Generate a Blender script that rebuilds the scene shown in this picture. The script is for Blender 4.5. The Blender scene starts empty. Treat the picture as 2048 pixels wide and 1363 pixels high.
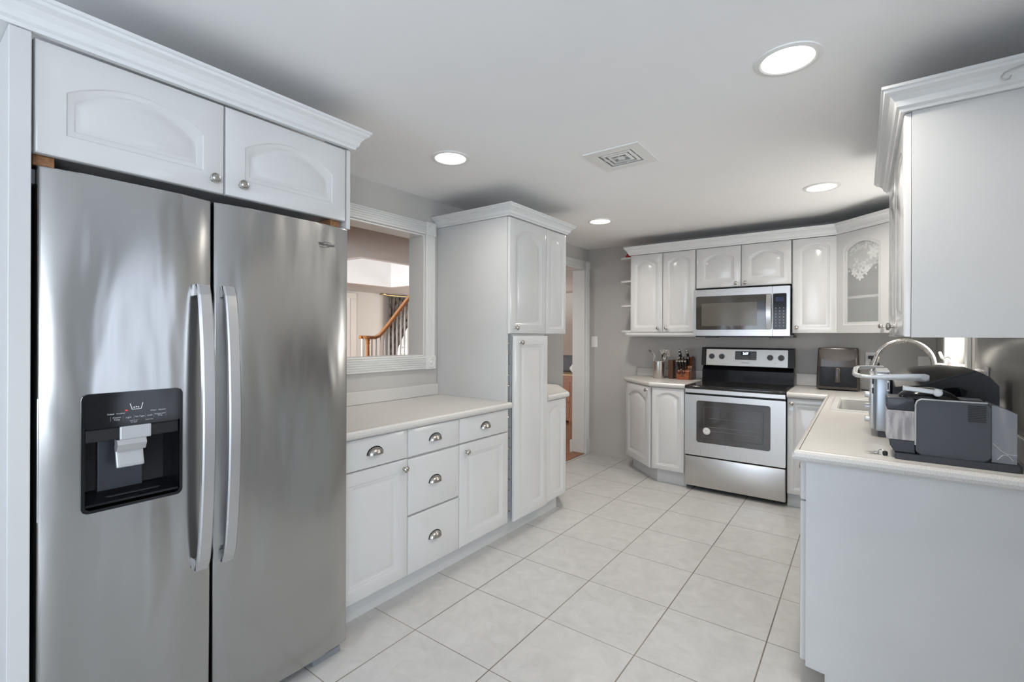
import bpy, bmesh, math, random
from mathutils import Vector, Matrix
random.seed(4)
PI = math.pi
SC = bpy.context.scene
COL = SC.collection

# ------------------------------------------------------------------ camera
f_px, yaw, roll, y0 = 947.3, 0.6362, 0.004, 670.6
cy, sy = math.cos(yaw), math.sin(yaw)
W_ = Vector((-sy, cy, 0)); r_ = Vector((cy, sy, 0)); u_ = Vector((0, 0, 1))
R_ = r_*math.cos(roll) + u_*math.sin(roll); U_ = -r_*math.sin(roll) + u_*math.cos(roll)
cam = bpy.data.cameras.new('camera'); camo = bpy.data.objects.new('camera', cam); COL.objects.link(camo)
camo.matrix_world = Matrix(((R_.x, U_.x, -W_.x, 0), (R_.y, U_.y, -W_.y, 0), (R_.z, U_.z, -W_.z, 1.30), (0, 0, 0, 1)))
cam.sensor_width = 36; cam.sensor_fit = 'HORIZONTAL'; cam.lens = f_px/2048*36
cam.shift_y = -(681.5 - y0)/2048; cam.clip_start = 0.02; cam.clip_end = 100
SC.camera = camo

# ------------------------------------------------------------------ world, lights, exposure
w = bpy.data.worlds.new('world'); SC.world = w; w.use_nodes = True
wb = w.node_tree.nodes['Background']; wb.inputs[0].default_value = (0.60, 0.74, 1.0, 1); wb.inputs[1].default_value = 0.9
SC.view_settings.view_transform = 'Standard'; SC.view_settings.look = 'None'
SC.view_settings.gamma = 1; SC.view_settings.use_curve_mapping = False
SC.view_settings.exposure = 0.64

def area(name, loc, rot, sx, sy_, power, col, spread=PI):
    l = bpy.data.lights.new(name, 'AREA'); l.shape = 'RECTANGLE'; l.size = sx; l.size_y = sy_
    l.energy = power; l.color = col; l.spread = spread
    o = bpy.data.objects.new(name, l); o.location = loc; o.rotation_euler = rot; COL.objects.link(o); return o
# window daylight, plus added fill lamps where no window is built
area('rear_window_uplight', (-1.1, -3.16, 1.12), (math.radians(90+32), 0, 0), 2.2, 1.85, 32, (0.83, 0.91, 1.0))  # tilted up to lighten the ceiling, as bounced flash would
area('dining_window_uplight', (2.99, -1.95, 1.32), (0, math.radians(90+34), 0), 1.5, 2.1, 92, (0.83, 0.91, 1.0))  # unseen window; lamp aimed upward to brighten the ceiling
area('fridge_reflection_light', (2.99, 2.0, 1.20), (0, math.radians(90+5), 0), 1.75, 0.90, 6.5, (0.86, 0.92, 1.0))  # added unseen window light, placed for the bright band mirrored in the fridge
area('daylight_sink_window', (0.545, 3.77, 1.57), (0, math.radians(90+3), 0), 0.80, 0.70, 8, (1.0, 0.94, 0.86))
area('daylight_hall_window', (-9.2, 8.1, 1.3), (0, -PI/2, 0), 1.8, 1.3, 60, (1.0, 0.99, 0.97))
area('stairwell_fill', (-6.3, 4.9, 4.6), (0, 0, 0), 2.2, 2.2, 26, (1.0, 1.0, 1.0))  # added lamp under the closed stairwell ceiling, whitens its walls
area('living_room_fill', (-6.9, 9.2, 1.4), (-PI/2, 0, 0), 2.0, 1.4, 60, (1.0, 0.95, 0.88))  # added fill in front of a solid wall, no window here
area('baluster_fill', (-5.9, 0.34, 1.5), (-PI/2, 0, PI), 1.8, 1.4, 45, (0.97, 0.98, 1.0), math.radians(80))  # added fill to whiten the balusters; the wall behind has no window

# ------------------------------------------------------------------ materials
def mat(name, col, rough=0.5, metal=0.0, emis=None, es=0.0, trans=0.0, alpha=1.0, spec=0.5, coat=0.0):
    m = bpy.data.materials.new(name); m.use_nodes = True
    b = m.node_tree.nodes['Principled BSDF']
    b.inputs['Base Color'].default_value = (*col, 1); b.inputs['Roughness'].default_value = rough
    b.inputs['Metallic'].default_value = metal; b.inputs['Specular IOR Level'].default_value = spec
    b.inputs['Transmission Weight'].default_value = trans; b.inputs['Alpha'].default_value = alpha
    b.inputs['Coat Weight'].default_value = coat
    if emis: b.inputs['Emission Color'].default_value = (*emis, 1); b.inputs['Emission Strength'].default_value = es
    return m
def nodes(m): return m.node_tree.nodes, m.node_tree.links, m.node_tree.nodes['Principled BSDF']
def N(m, t, **kw):
    n = m.node_tree.nodes.new(t)
    for k, v in kw.items():
        if k in n.inputs: n.inputs[k].default_value = v
        else: setattr(n, k, v)
    return n
def world_pos(m, scale=(1, 1, 1)):
    g = N(m, 'ShaderNodeNewGeometry'); mp = N(m, 'ShaderNodeMapping'); mp.inputs['Scale'].default_value = scale
    m.node_tree.links.new(g.outputs['Position'], mp.inputs['Vector']); return mp.outputs['Vector']
def add_noise(m, ca, cb, scale=8, vs=(1, 1, 1), detail=6, lo=0.35, hi=0.65, bump=0.0, bscale=None):
    ns, lk, b = nodes(m)
    v = world_pos(m, vs); t = N(m, 'ShaderNodeTexNoise', Scale=scale, Detail=detail); lk.new(v, t.inputs['Vector'])
    r = N(m, 'ShaderNodeValToRGB'); r.color_ramp.elements[0].position = lo; r.color_ramp.elements[1].position = hi
    r.color_ramp.elements[0].color = (*ca, 1); r.color_ramp.elements[1].color = (*cb, 1)
    lk.new(t.outputs['Fac'], r.inputs['Fac']); lk.new(r.outputs['Color'], b.inputs['Base Color'])
    if bump:
        t2 = N(m, 'ShaderNodeTexNoise', Scale=bscale or scale, Detail=3); lk.new(v, t2.inputs['Vector'])
        bp = N(m, 'ShaderNodeBump', Strength=bump, Distance=0.002); lk.new(t2.outputs['Fac'], bp.inputs['Height']); lk.new(bp.outputs['Normal'], b.inputs['Normal'])
    return r

M = {}
M['gloss'] = mat('white_thermofoil', (0.70, 0.70, 0.695), 0.14)
add_noise(M['gloss'], (0.64, 0.64, 0.635), (0.66, 0.66, 0.655), 3)
M['panel'] = mat('white_melamine', (0.76, 0.77, 0.77), 0.33)
add_noise(M['panel'], (0.585, 0.59, 0.59), (0.615, 0.62, 0.62), 2.5)
M['trim'] = mat('white_trim_paint', (0.80, 0.80, 0.78), 0.35)
add_noise(M['trim'], (0.72, 0.72, 0.70), (0.74, 0.74, 0.72), 5)
M['crown'] = mat('painted_crown', (0.79, 0.80, 0.80), 0.3)
add_noise(M['crown'], (0.69, 0.70, 0.70), (0.72, 0.73, 0.73), 6, (3, 3, 20), lo=0.3, hi=0.6)
M['wall'] = mat('grey_wall_paint', (0.40, 0.39, 0.375), 0.6)
add_noise(M['wall'], (0.495, 0.482, 0.46), (0.52, 0.507, 0.485), 1.5, bump=0.05, bscale=220)
M['hallwall'] = mat('hall_wall_paint', (0.60, 0.60, 0.58), 0.6)
add_noise(M['hallwall'], (0.59, 0.59, 0.57), (0.62, 0.62, 0.60), 1.2)
M['ceil'] = mat('ceiling_paint', (0.80, 0.80, 0.80), 0.7)
add_noise(M['ceil'], (0.90, 0.90, 0.90), (0.92, 0.92, 0.92), 2, bump=0.05, bscale=160)
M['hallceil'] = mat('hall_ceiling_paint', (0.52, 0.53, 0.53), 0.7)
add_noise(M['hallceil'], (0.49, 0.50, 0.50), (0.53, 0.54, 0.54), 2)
M['whitewall'] = mat('white_wall_paint', (0.80, 0.80, 0.80), 0.6)
add_noise(M['whitewall'], (0.79, 0.79, 0.79), (0.82, 0.82, 0.82), 2)

# floor tile
m = M['tile'] = mat('porcelain_tile', (0.66, 0.65, 0.63), 0.32)
ns, lk, b = nodes(m)
S_T = 0.41977; X0 = -2.0015; Y0 = 1.4310
g = N(m, 'ShaderNodeNewGeometry'); sx = N(m, 'ShaderNodeSeparateXYZ'); lk.new(g.outputs['Position'], sx.inputs[0])
def Mt(op, a, b_=None, c=None):
    n = N(m, 'ShaderNodeMath'); n.operation = op
    for i, v in enumerate((a, b_, c)):
        if v is None: continue
        if isinstance(v, (int, float)): n.inputs[i].default_value = v
        else: lk.new(v, n.inputs[i])
    return n.outputs[0]
def edge(out, off, gw):
    t = Mt('DIVIDE', Mt('SUBTRACT', out, off - 10*S_T), S_T); fr = Mt('FRACT', t)
    d = Mt('MINIMUM', fr, Mt('SUBTRACT', 1.0, fr)); return Mt('LESS_THAN', d, gw/2/S_T), Mt('FLOOR', t)
gx, ix = edge(sx.outputs[0], X0, 0.0052); gy, iy = edge(sx.outputs[1], Y0, 0.0036)
gr = Mt('MAXIMUM', gx, gy)
cmb = N(m, 'ShaderNodeCombineXYZ'); lk.new(ix, cmb.inputs[0]); lk.new(iy, cmb.inputs[1])
wn = N(m, 'ShaderNodeTexWhiteNoise'); lk.new(cmb.outputs[0], wn.inputs['Vector'])
va = N(m, 'ShaderNodeVectorMath'); va.operation = 'MULTIPLY_ADD'; lk.new(wn.outputs['Color'], va.inputs[0]); va.inputs[1].default_value = (7, 7, 7); lk.new(g.outputs['Position'], va.inputs[2])
t = N(m, 'ShaderNodeTexNoise', Scale=9.0, Detail=9.0, Roughness=0.62, Distortion=1.2); lk.new(va.outputs[0], t.inputs['Vector'])
r = N(m, 'ShaderNodeValToRGB'); e = r.color_ramp.elements
e[0].position = 0.30; e[1].position = 0.68; e[0].color = (0.47, 0.467, 0.455, 1); e[1].color = (0.56, 0.556, 0.545, 1)
lk.new(t.outputs['Fac'], r.inputs['Fac'])
gt = N(m, 'ShaderNodeTexNoise', Scale=1.3); lk.new(g.outputs['Position'], gt.inputs['Vector'])
gc = N(m, 'ShaderNodeValToRGB'); gc.color_ramp.elements[0].color = (0.10, 0.09, 0.085, 1); gc.color_ramp.elements[1].color = (0.26, 0.23, 0.19, 1)
gc.color_ramp.elements[0].position = .35; gc.color_ramp.elements[1].position = .65
lk.new(gt.outputs['Fac'], gc.inputs['Fac'])
mx = N(m, 'ShaderNodeMix'); mx.data_type = 'RGBA'; lk.new(gr, mx.inputs[0]); lk.new(r.outputs['Color'], mx.inputs[6]); lk.new(gc.outputs['Color'], mx.inputs[7])
lk.new(mx.outputs[2], b.inputs['Base Color'])
rr = Mt('MULTIPLY_ADD', gr, 0.45, 0.30); lk.new(rr, b.inputs['Roughness'])
bp = N(m, 'ShaderNodeBump', Strength=0.4, Distance=0.002); bp.invert = True; lk.new(gr, bp.inputs['Height']); lk.new(bp.outputs['Normal'], b.inputs['Normal'])

def wood(name, ca, cb, vs, rough=0.35, scale=5):
    mm = mat(name, ca, rough); add_noise(mm, ca, cb, scale, vs, detail=8, lo=0.3, hi=0.7); return mm
M['woodfloor'] = wood('orange_hardwood', (0.30, 0.12, 0.045), (0.46, 0.20, 0.08), (14, 1.2, 1), 0.25)
M['oak'] = wood('oak_rail', (0.26, 0.10, 0.03), (0.40, 0.17, 0.06), (2, 2, 8), 0.3, 8)
M['chest'] = wood('cherry_chest', (0.22, 0.075, 0.03), (0.36, 0.13, 0.05), (3, 3, 10), 0.35)
M['chesttop'] = wood('maple_top', (0.50, 0.33, 0.18), (0.62, 0.42, 0.25), (3, 3, 3), 0.35)
M['block'] = wood('knife_block_wood', (0.21, 0.052, 0.018), (0.34, 0.095, 0.034), (6, 6, 30), 0.3)
M['blockdark'] = wood('knife_block_side_wood', (0.065, 0.028, 0.014), (0.12, 0.046, 0.020), (6, 6, 30), 0.3)
M['cleat'] = wood('raw_pine', (0.25, 0.11, 0.045), (0.45, 0.22, 0.10), (8, 30, 60), 0.6)
M['card'] = mat('cardboard', (0.42, 0.32, 0.22), 0.9); add_noise(M['card'], (0.38, 0.29, 0.20), (0.45, 0.35, 0.25), 30)

m = M['lam'] = mat('speckled_laminate', (0.66, 0.645, 0.61), 0.33)
add_noise(m, (0.52, 0.505, 0.48), (0.66, 0.645, 0.62), 420, detail=2, lo=0.36, hi=0.60)

# stainless steel, brushed, slightly wavy sheet
def steel(name, col, rough, wav=0.0, vs=(5, 3.2, 0.75)):
    mm = mat(name, col, rough, 1.0); ns, lk, b = nodes(mm)
    v = world_pos(mm, (60, 60, 1.5)); t = N(mm, 'ShaderNodeTexNoise', Scale=3.0, Detail=2); lk.new(v, t.inputs['Vector'])
    mr = N(mm, 'ShaderNodeMapRange'); mr.inputs['To Min'].default_value = rough*0.94; mr.inputs['To Max'].default_value = rough*1.08
    lk.new(t.outputs['Fac'], mr.inputs['Value']); lk.new(mr.outputs[0], b.inputs['Roughness'])
    if wav:
        v2 = world_pos(mm, vs); t2 = N(mm, 'ShaderNodeTexNoise', Scale=1.9, Detail=1.5, Distortion=0.4); lk.new(v2, t2.inputs['Vector'])
        bp = N(mm, 'ShaderNodeBump', Strength=1.0, Distance=wav); lk.new(t2.outputs['Fac'], bp.inputs['Height']); lk.new(bp.outputs['Normal'], b.inputs['Normal'])
    return mm
M['fridge'] = steel('fridge_stainless', (0.46, 0.46, 0.457), 0.23, 0.012)
M['steel'] = steel('stainless', (0.56, 0.545, 0.525), 0.28, 0.004, (1.2, 1.2, .5))
M['steel2'] = steel('satin_nickel', (0.47, 0.45, 0.42), 0.27)
M['handle'] = steel('handle_steel', (0.60, 0.60, 0.61), 0.34)
M['chrome'] = mat('chrome', (0.78, 0.77, 0.75), 0.12, 1.0)
M['dgrey'] = mat('dark_grey_plastic', (0.07, 0.07, 0.078), 0.45)
M['fgrey'] = mat('fridge_side_paint', (0.10, 0.105, 0.12), 0.45)
M['mgrey'] = mat('mid_grey_plastic', (0.22, 0.23, 0.25), 0.45)
M['black'] = mat('black_plastic', (0.014, 0.014, 0.016), 0.38, spec=0.35)
M['gblack'] = mat('gloss_black', (0.008, 0.008, 0.010), 0.08, spec=0.35)
M['gap'] = mat('gap_shade', (0.03, 0.03, 0.03), 0.9)  # near-black put in for the shade inside gaps and slots
M['coffee'] = mat('graphite_plastic', (0.055, 0.060, 0.072), 0.38)
M['coffee2'] = mat('graphite_dark', (0.030, 0.033, 0.042), 0.32)
M['domemat'] = mat('black_hood_plastic', (0.012, 0.013, 0.016), 0.42)
M['silver'] = mat('silver_plastic', (0.52, 0.53, 0.54), 0.32, 0.55)
M['toast'] = steel('brushed_aluminium', (0.42, 0.46, 0.50), 0.38)
M['ovenglass'] = mat('oven_glass', (0.055, 0.050, 0.048), 0.05, spec=0.8)
M['mwglass'] = mat('microwave_glass', (0.05, 0.046, 0.040), 0.05, spec=0.9)
M['mwscreen'] = mat('microwave_screen', (0.12, 0.112, 0.095), 0.10)
M['cook'] = mat('cooktop_glass', (0.014, 0.013, 0.013), 0.08, spec=0.6)
M['burner'] = mat('burner_ring', (0.05, 0.048, 0.045), 0.2)
M['white'] = mat('white_plastic', (0.82, 0.82, 0.80), 0.35)
M['sink'] = mat('sink_enamel', (0.86, 0.86, 0.84), 0.12)
M['led'] = mat('led_digit', (0.6, 0.7, 1.0), 0.4, emis=(0.65, 0.75, 1.0), es=3.0)
M['ledred'] = mat('led_red', (0.4, 0.02, 0.02), 0.4, emis=(1.0, 0.05, 0.05), es=0.6)
M['screen'] = mat('display_blue_black', (0.01, 0.015, 0.06), 0.1)
M['print'] = mat('grey_print', (0.55, 0.56, 0.58), 0.5)
M['printdark'] = mat('dark_print', (0.10, 0.10, 0.10), 0.5)
M['lamp'] = mat('lamp_lens', (0.9, 0.9, 0.9), 0.5, emis=(1.0, 0.96, 0.90), es=6.0)
M['red'] = mat('red_cloth', (0.35, 0.01, 0.01), 0.7)
M['greyf'] = mat('charcoal_fabric', (0.12, 0.12, 0.125), 0.9); add_noise(M['greyf'], (0.10, 0.10, 0.105), (0.15, 0.15, 0.155), 60)
M['curtain'] = mat('patterned_curtain', (0.3, 0.28, 0.25), 0.9); add_noise(M['curtain'], (0.20, 0.19, 0.175), (0.42, 0.39, 0.36), 9, (1, 1, .8), detail=3, lo=0.42, hi=0.55)
M['brass'] = mat('antique_brass', (0.35, 0.24, 0.12), 0.35, 1.0)
M['hook'] = mat('grey_hook', (0.45, 0.46, 0.47), 0.4)
m = M['frost'] = mat('frosted_clear_plastic', (0.62, 0.60, 0.61), 0.18, alpha=0.62)
M['tank'] = mat('clear_smoky_plastic', (0.42, 0.44, 0.48), 0.08, alpha=0.50, spec=0.7)
add_noise(M['frost'], (0.42, 0.40, 0.41), (0.74, 0.71, 0.71), 22, (3, 3, .5), lo=0.4, hi=0.6)
M['glass'] = mat('clear_glass', (0.9, 0.93, 0.92), 0.03, alpha=0.22, spec=0.8)
# lace net: woven mesh with flower blobs, holes by alpha
m = M['lace'] = mat('white_lace', (0.80, 0.80, 0.78), 0.8)
M['lacenet'] = mat('lace_net', (0.75, 0.75, 0.73), 0.8, alpha=0.38)
M['cabin'] = mat('cabinet_inside', (0.42, 0.42, 0.39), 0.5)
m = M['splash'] = mat('glossy_wall_panel', (0.36, 0.345, 0.32), 0.13, spec=0.6)
add_noise(m, (0.33, 0.315, 0.29), (0.40, 0.385, 0.36), 2, (1, 2, 1))
m = M['fryer'] = mat('bronze_black_plastic', (0.055, 0.046, 0.042), 0.22)
M['daypane'] = mat('daylight_pane', (0.9, 0.95, 1), 0.3, emis=(0.93, 0.97, 1.0), es=0.8)

# ------------------------------------------------------------------ mesh helpers
def new_bm(): return bmesh.new()
def finish(bm, smooth=None):
    bmesh.ops.recalc_face_normals(bm, faces=bm.faces[:])
def link(name, bm, m, loc=(0, 0, 0), parent=None, smooth=False, recalc=True):
    """verts of bm are world coordinates; the object's origin is put at loc"""
    if recalc: bmesh.ops.recalc_face_normals(bm, faces=bm.faces[:])
    me = bpy.data.meshes.new(name); L = Vector(loc)
    for v in bm.verts: v.co -= L
    if smooth:
        for fc in bm.faces: fc.smooth = True
        for e_ in bm.edges:
            if len(e_.link_faces) == 2 and e_.calc_face_angle(0) > 0.6: e_.smooth = False
    bm.to_mesh(me); bm.free()
    mm = m if isinstance(m, (list, tuple)) else [m]
    for x in mm: me.materials.append(x)
    o = bpy.data.objects.new(name, me); COL.objects.link(o)
    if parent is not None:
        o.parent = parent; o.location = L - Vector(parent.get('_w', (0, 0, 0)))
        o['_w'] = tuple(L)
    else:
        o.location = L; o['_w'] = tuple(L)
    return o
def thing(name, label, cat, loc, group=None):
    o = bpy.data.objects.new(name, None); COL.objects.link(o); o.location = loc; o.empty_display_size = .05
    o['_w'] = tuple(float(a) for a in loc); o['label'] = label; o['category'] = cat
    if group: o['group'] = group
    return o
def tag(o, label, cat, group=None, kind=None):
    o['label'] = label; o['category'] = cat
    if group: o['group'] = group
    if kind: o['kind'] = kind
    return o
def part(name, bm, m, parent, smooth=False, loc=None, label=None):
    """child part: origin at its own bounding-box centre"""
    if loc is None:
        xs = [v.co for v in bm.verts]
        loc = tuple((min(c[i] for c in xs) + max(c[i] for c in xs))/2 for i in range(3))
    o = link(name, bm, m, loc, parent, smooth)
    if label: o['label'] = label
    return o
def solo(name, bm, m, label, cat, group=None, smooth=False, kind=None):
    xs = [v.co for v in bm.verts]
    loc = tuple((min(c[i] for c in xs) + max(c[i] for c in xs))/2 for i in (0, 1)) + (min(c[2] for c in xs),)
    return tag(link(name, bm, m, loc, None, smooth), label, cat, group, kind)
def struct(name, bm, m, parent=None, smooth=False):
    o = link(name, bm, m, (0, 0, 0), parent, smooth); o['kind'] = 'structure'; return o

def box(bm, x0, x1, y0_, y1, z0, z1, bev=0, T=None, seg=2):
    vs = [bm.verts.new((x, y, z)) for x in (x0, x1) for y in (y0_, y1) for z in (z0, z1)]
    F = [bm.faces.new([vs[i] for i in q]) for q in ((0, 1, 3, 2), (4, 6, 7, 5), (0, 4, 5, 1), (2, 3, 7, 6), (0, 2, 6, 4), (1, 5, 7, 3))]
    if bev:
        es = list({e_ for fc in F for e_ in fc.edges})
        rs = bmesh.ops.bevel(bm, geom=es, offset=bev, segments=seg, affect='EDGES', profile=0.5)
        vs = list({v for fc in rs['faces'] for v in fc.verts} | {v for v in vs if v.is_valid})
    if T is not None:
        for v in vs: v.co = T @ v.co
    return vs
def prism(bm, pts, z0, z1, T=None, bev=0, seg=2):
    """polygon pts (x,y) extruded z0..z1"""
    a = [bm.verts.new((p[0], p[1], z0)) for p in pts]; b_ = [bm.verts.new((p[0], p[1], z1)) for p in pts]
    n = len(pts); F = [bm.faces.new(a[::-1]), bm.faces.new(b_)]
    for i in range(n): F.append(bm.faces.new((a[i], a[(i+1) % n], b_[(i+1) % n], b_[i])))
    vs = a + b_
    if bev:
        es = list({e_ for e_ in F[0].edges} | {e_ for e_ in F[1].edges})
        rs = bmesh.ops.bevel(bm, geom=es, offset=bev, segments=seg, affect='EDGES', profile=0.5)
        vs = list({v for fc in rs['faces'] for v in fc.verts} | {v for v in vs if v.is_valid})
    if T is not None:
        for v in vs: v.co = T @ v.co
    return vs
def rrect(x0, x1, y0_, y1, r, n=5):
    P = []
    for cx, cy_, a0 in ((x1-r, y1-r, 0), (x0+r, y1-r, PI/2), (x0+r, y0_+r, PI), (x1-r, y0_+r, 1.5*PI)):
        for i in range(n+1):
            a = a0 + PI/2*i/n; P.append((cx+r*math.cos(a), cy_+r*math.sin(a)))
    return P
def tube(bm, pts, r, n=10, cap=True, closed=False, ell=None):
    """swept tube; r number or list; ell=(side vector, factor) unused"""
    pts = [Vector(p) for p in pts]; rings = []; k = len(pts)
    prev = None
    for i, p in enumerate(pts):
        a = pts[(i-1) % k] if (i > 0 or closed) else p; c = pts[(i+1) % k] if (i < k-1 or closed) else p
        d = (c - a).normalized()
        if prev is None:
            q = Vector((0, 0, 1)) if abs(d.z) < 0.9 else Vector((1, 0, 0)); s = d.cross(q).normalized()
        else:
            s = (prev - d*prev.dot(d)).normalized()
        prev = s; t_ = d.cross(s); rad = r[i] if isinstance(r, (list, tuple)) else r
        rings.append([bm.verts.new(p + s*math.cos(2*PI*j/n)*rad + t_*math.sin(2*PI*j/n)*rad) for j in range(n)])
    for i in range(k if closed else k-1):
        A, B = rings[i], rings[(i+1) % k]
        for j in range(n): bm.faces.new((A[j], A[(j+1) % n], B[(j+1) % n], B[j]))
    if cap and not closed: bm.faces.new(rings[0][::-1]); bm.faces.new(rings[-1])
def lathe(bm, prof, T=None, n=24):
    """prof list of (radius, z) about local z"""
    rings = []
    for r, z in prof:
        rings.append([bm.verts.new((max(r, 1e-5)*math.cos(2*PI*j/n), max(r, 1e-5)*math.sin(2*PI*j/n), z)) for j in range(n)])
    for A, B in zip(rings, rings[1:]):
        for j in range(n): bm.faces.new((A[j], A[(j+1) % n], B[(j+1) % n], B[j]))
    bm.faces.new(rings[0][::-1]); bm.faces.new(rings[-1])
    if T is not None:
        for R in rings:
            for v in R: v.co = T @ v.co
def sweep(bm, path, prof, closed=False, side=1):
    """path: plan points (x,y); prof: closed list of (out, z). Outward = right of travel * side"""
    P = [Vector((p[0], p[1])) for p in path]; k = len(P); rings = []
    for i, p in enumerate(P):
        dirs = []
        if i > 0 or closed: dirs.append((p - P[i-1]).normalized())
        if i < k-1 or closed: dirs.append((P[(i+1) % k] - p).normalized())
        ns = [Vector((d.y, -d.x))*side for d in dirs]
        if len(ns) == 2:
            mm_ = (ns[0]+ns[1]).normalized(); mm_ /= mm_.dot(ns[0])
        else: mm_ = ns[0]
        rings.append([bm.verts.new((p.x+mm_.x*o, p.y+mm_.y*o, z)) for o, z in prof])
    n = len(prof)
    for i in range(k if closed else k-1):
        A, B = rings[i], rings[(i+1) % k]
        for j in range(n): bm.faces.new((A[j], A[(j+1) % n], B[(j+1) % n], B[j]))
    if not closed: bm.faces.new(rings[0][::-1]); bm.faces.new(rings[-1])
def frame(o, u, n):
    """local (a along u, b outward n, c up)"""
    u = Vector((u[0], u[1], 0)).normalized(); n = Vector((n[0], n[1], 0)).normalized()
    return Matrix(((u.x, n.x, 0, o[0]), (u.y, n.y, 0, o[1]), (0, 0, 1, o[2] if len(o) > 2 else 0), (0, 0, 0, 1)))
def text_bm(txt, size, T, depth=0.0006, align='CENTER', bold=False):
    """lettering; T maps text plane (x right, y up, z out) to world"""
    c = bpy.data.curves.new('t', 'FONT'); c.body = txt; c.size = size; c.align_x = align; c.align_y = 'CENTER'; c.extrude = depth/2
    if bold: c.offset = size*0.02
    o = bpy.data.objects.new('t', c); COL.objects.link(o)
    bpy.context.view_layer.update()
    me = bpy.data.meshes.new_from_object(o.evaluated_get(bpy.context.evaluated_depsgraph_get()))
    bm = bmesh.new(); bm.from_mesh(me); bpy.data.objects.remove(o); bpy.data.curves.remove(c); bpy.data.meshes.remove(me)
    for v in bm.verts: v.co = T @ v.co
    return bm
def face_T(o, right, up):
    r = Vector(right).normalized(); u = Vector(up).normalized(); n = r.cross(u)
    return Matrix(((r.x, u.x, n.x, o[0]), (r.y, u.y, n.y, o[1]), (r.z, u.z, n.z, o[2]), (0, 0, 0, 1)))

# ------------------------------------------------------------------ cabinet pieces
def outline(w, h, d, rise, n=13):
    P = [(d, d), (w-d, d)]
    for i in range(n):
        x = (w-d) + (2*d-w)*i/(n-1); s = (x - w/2)/(w/2-d)
        P.append((x, h - d - rise*abs(s)**2))
    return P
def door_bm(F, a0, a1, c0, c1, style='arch', th=0.019, b0=0.0):
    w, h = a1-a0, c1-c0; bm = new_bm()
    st = min(0.078, w*0.185, h*0.26); rise = {'arch': min(0.060, w*0.13), 'flat': 0.0, 'slab': 0}[style]
    if style == 'slab': loops = [(0, b0, 0), (0, b0+th-.006, 0), (.002, b0+th-.002, 0), (.006, b0+th, 0)]
    else: loops = [(0, b0, 0), (0, b0+th-.006, 0), (.002, b0+th-.002, 0), (.006, b0+th, 0), (st*.80, b0+th, rise*.96), (st*.84, b0+th-.003, rise*.96),
                   (st, b0+th-.004, rise), (st+.004, b0+th-.007, rise), (st+.012, b0+th-.007, rise), (st+.018, b0+th-.0045, rise), (st+.034, b0+th-.001, rise*.95), (st+.038, b0+th, rise*.95)]
    rings = []
    for d, b_, rs in loops:
        rings.append([bm.verts.new(F @ Vector((a0+x, b_, c0+z))) for x, z in outline(w, h, d, rs)])
    n = len(rings[0])
    for A, B in zip(rings, rings[1:]):
        for j in range(n): bm.faces.new((A[j], A[(j+1) % n], B[(j+1) % n], B[j]))
    bm.faces.new(rings[0][::-1]); bm.faces.new(rings[-1]); return bm
def knob(parent, F, a, c, b_=0.019, r=0.0155):
    bm = new_bm()
    T = F @ Matrix(((1, 0, 0, a), (0, 0, 1, b_), (0, 1, 0, c), (0, 0, 0, 1)))
    lathe(bm, [(r*.62, -.001), (r*.60, .002), (r*.38, .006), (r*.36, .013), (r*.8, .017), (r, .021), (r, .025), (r*.86, .027), (r*.72, .0255), (r*.60, .0275), (r*.2, .029), (0, .029)], T, 20)
    return part('knob', bm, M['steel2'], parent, True)
def cup_pull(parent, F, a, c, b_=0.019, w=0.043, h=0.027, d=0.026):
    bm = new_bm(); nu, nv = 16, 6; R = []
    for j in range(nv+1):
        ph = PI/2*j/nv
        R.append([bm.verts.new(F @ Vector((a + w*math.cos(t_)*math.cos(ph), b_ + d*math.sin(ph), c - h*.45 + h*1.25*math.sin(t_)*math.cos(ph)))) for t_ in [PI*i/nu for i in range(nu+1)]])
    for A, B in zip(R, R[1:]):
        for i in range(nu): bm.faces.new((A[i], A[i+1], B[i+1], B[i]))
    bmesh.ops.remove_doubles(bm, verts=bm.verts[:], dist=1e-5)
    # flat rim resting on the drawer front
    vs = []
    for i in range(nu+1):
        t_ = PI*i/nu
        for k_ in (1.0, 1.10): vs.append(bm.verts.new(F @ Vector((a + w*k_*math.cos(t_), b_+.0012, c - h*.45 + h*1.25*k_*math.sin(t_)))))
    for i in range(nu): bm.faces.new((vs[2*i], vs[2*i+1], vs[2*i+3], vs[2*i+2]))
    bmesh.ops.solidify(bm, geom=bm.faces[:], thickness=0.0012)
    return part('cup_pull', bm, M['steel2'], parent, True)
def door(parent, F, a0, a1, c0, c1, style='arch', kn=None, b0=0.0, name='door', mt=None, g=0.0015):
    o = part(name, door_bm(F, a0+g, a1-g, c0+g, c1-g, style, b0=b0), mt or M['gloss'], parent, True)
    if kn: knob(o, F, kn[0], kn[1], b0+0.019)
    return o
def drawer(parent, F, a0, a1, c0, c1, pull=True):
    o = part('drawer', door_bm(F, a0+.0015, a1-.0015, c0+.0015, c1-.0015, 'slab'), M['gloss'], parent, True)
    if pull: cup_pull(o, F, (a0+a1)/2, (c0+c1)/2)
    return o
def bxF(F, a0, a1, b0, b1, c0, c1, bev=0):
    bm = new_bm(); box(bm, a0, a1, b0, b1, c0, c1, bev, F); return bm
CROWN = lambda z0, z1, p: [(0, z0), (p*.16, z0), (p*.20, z0+(z1-z0)*.12), (p*.34, z0+(z1-z0)*.20), (p*.42, z0+(z1-z0)*.42), (p*.62, z0+(z1-z0)*.62), (p*.86, z0+(z1-z0)*.74), (p*.90, z0+(z1-z0)*.84), (p, z0+(z1-z0)*.88), (p, z1), (-.01, z1), (-.01, z0)]

# ================================================================== SETTING
ZC = 2.26; XL = -2.46; YB = 4.77; XR = 0.45
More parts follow.
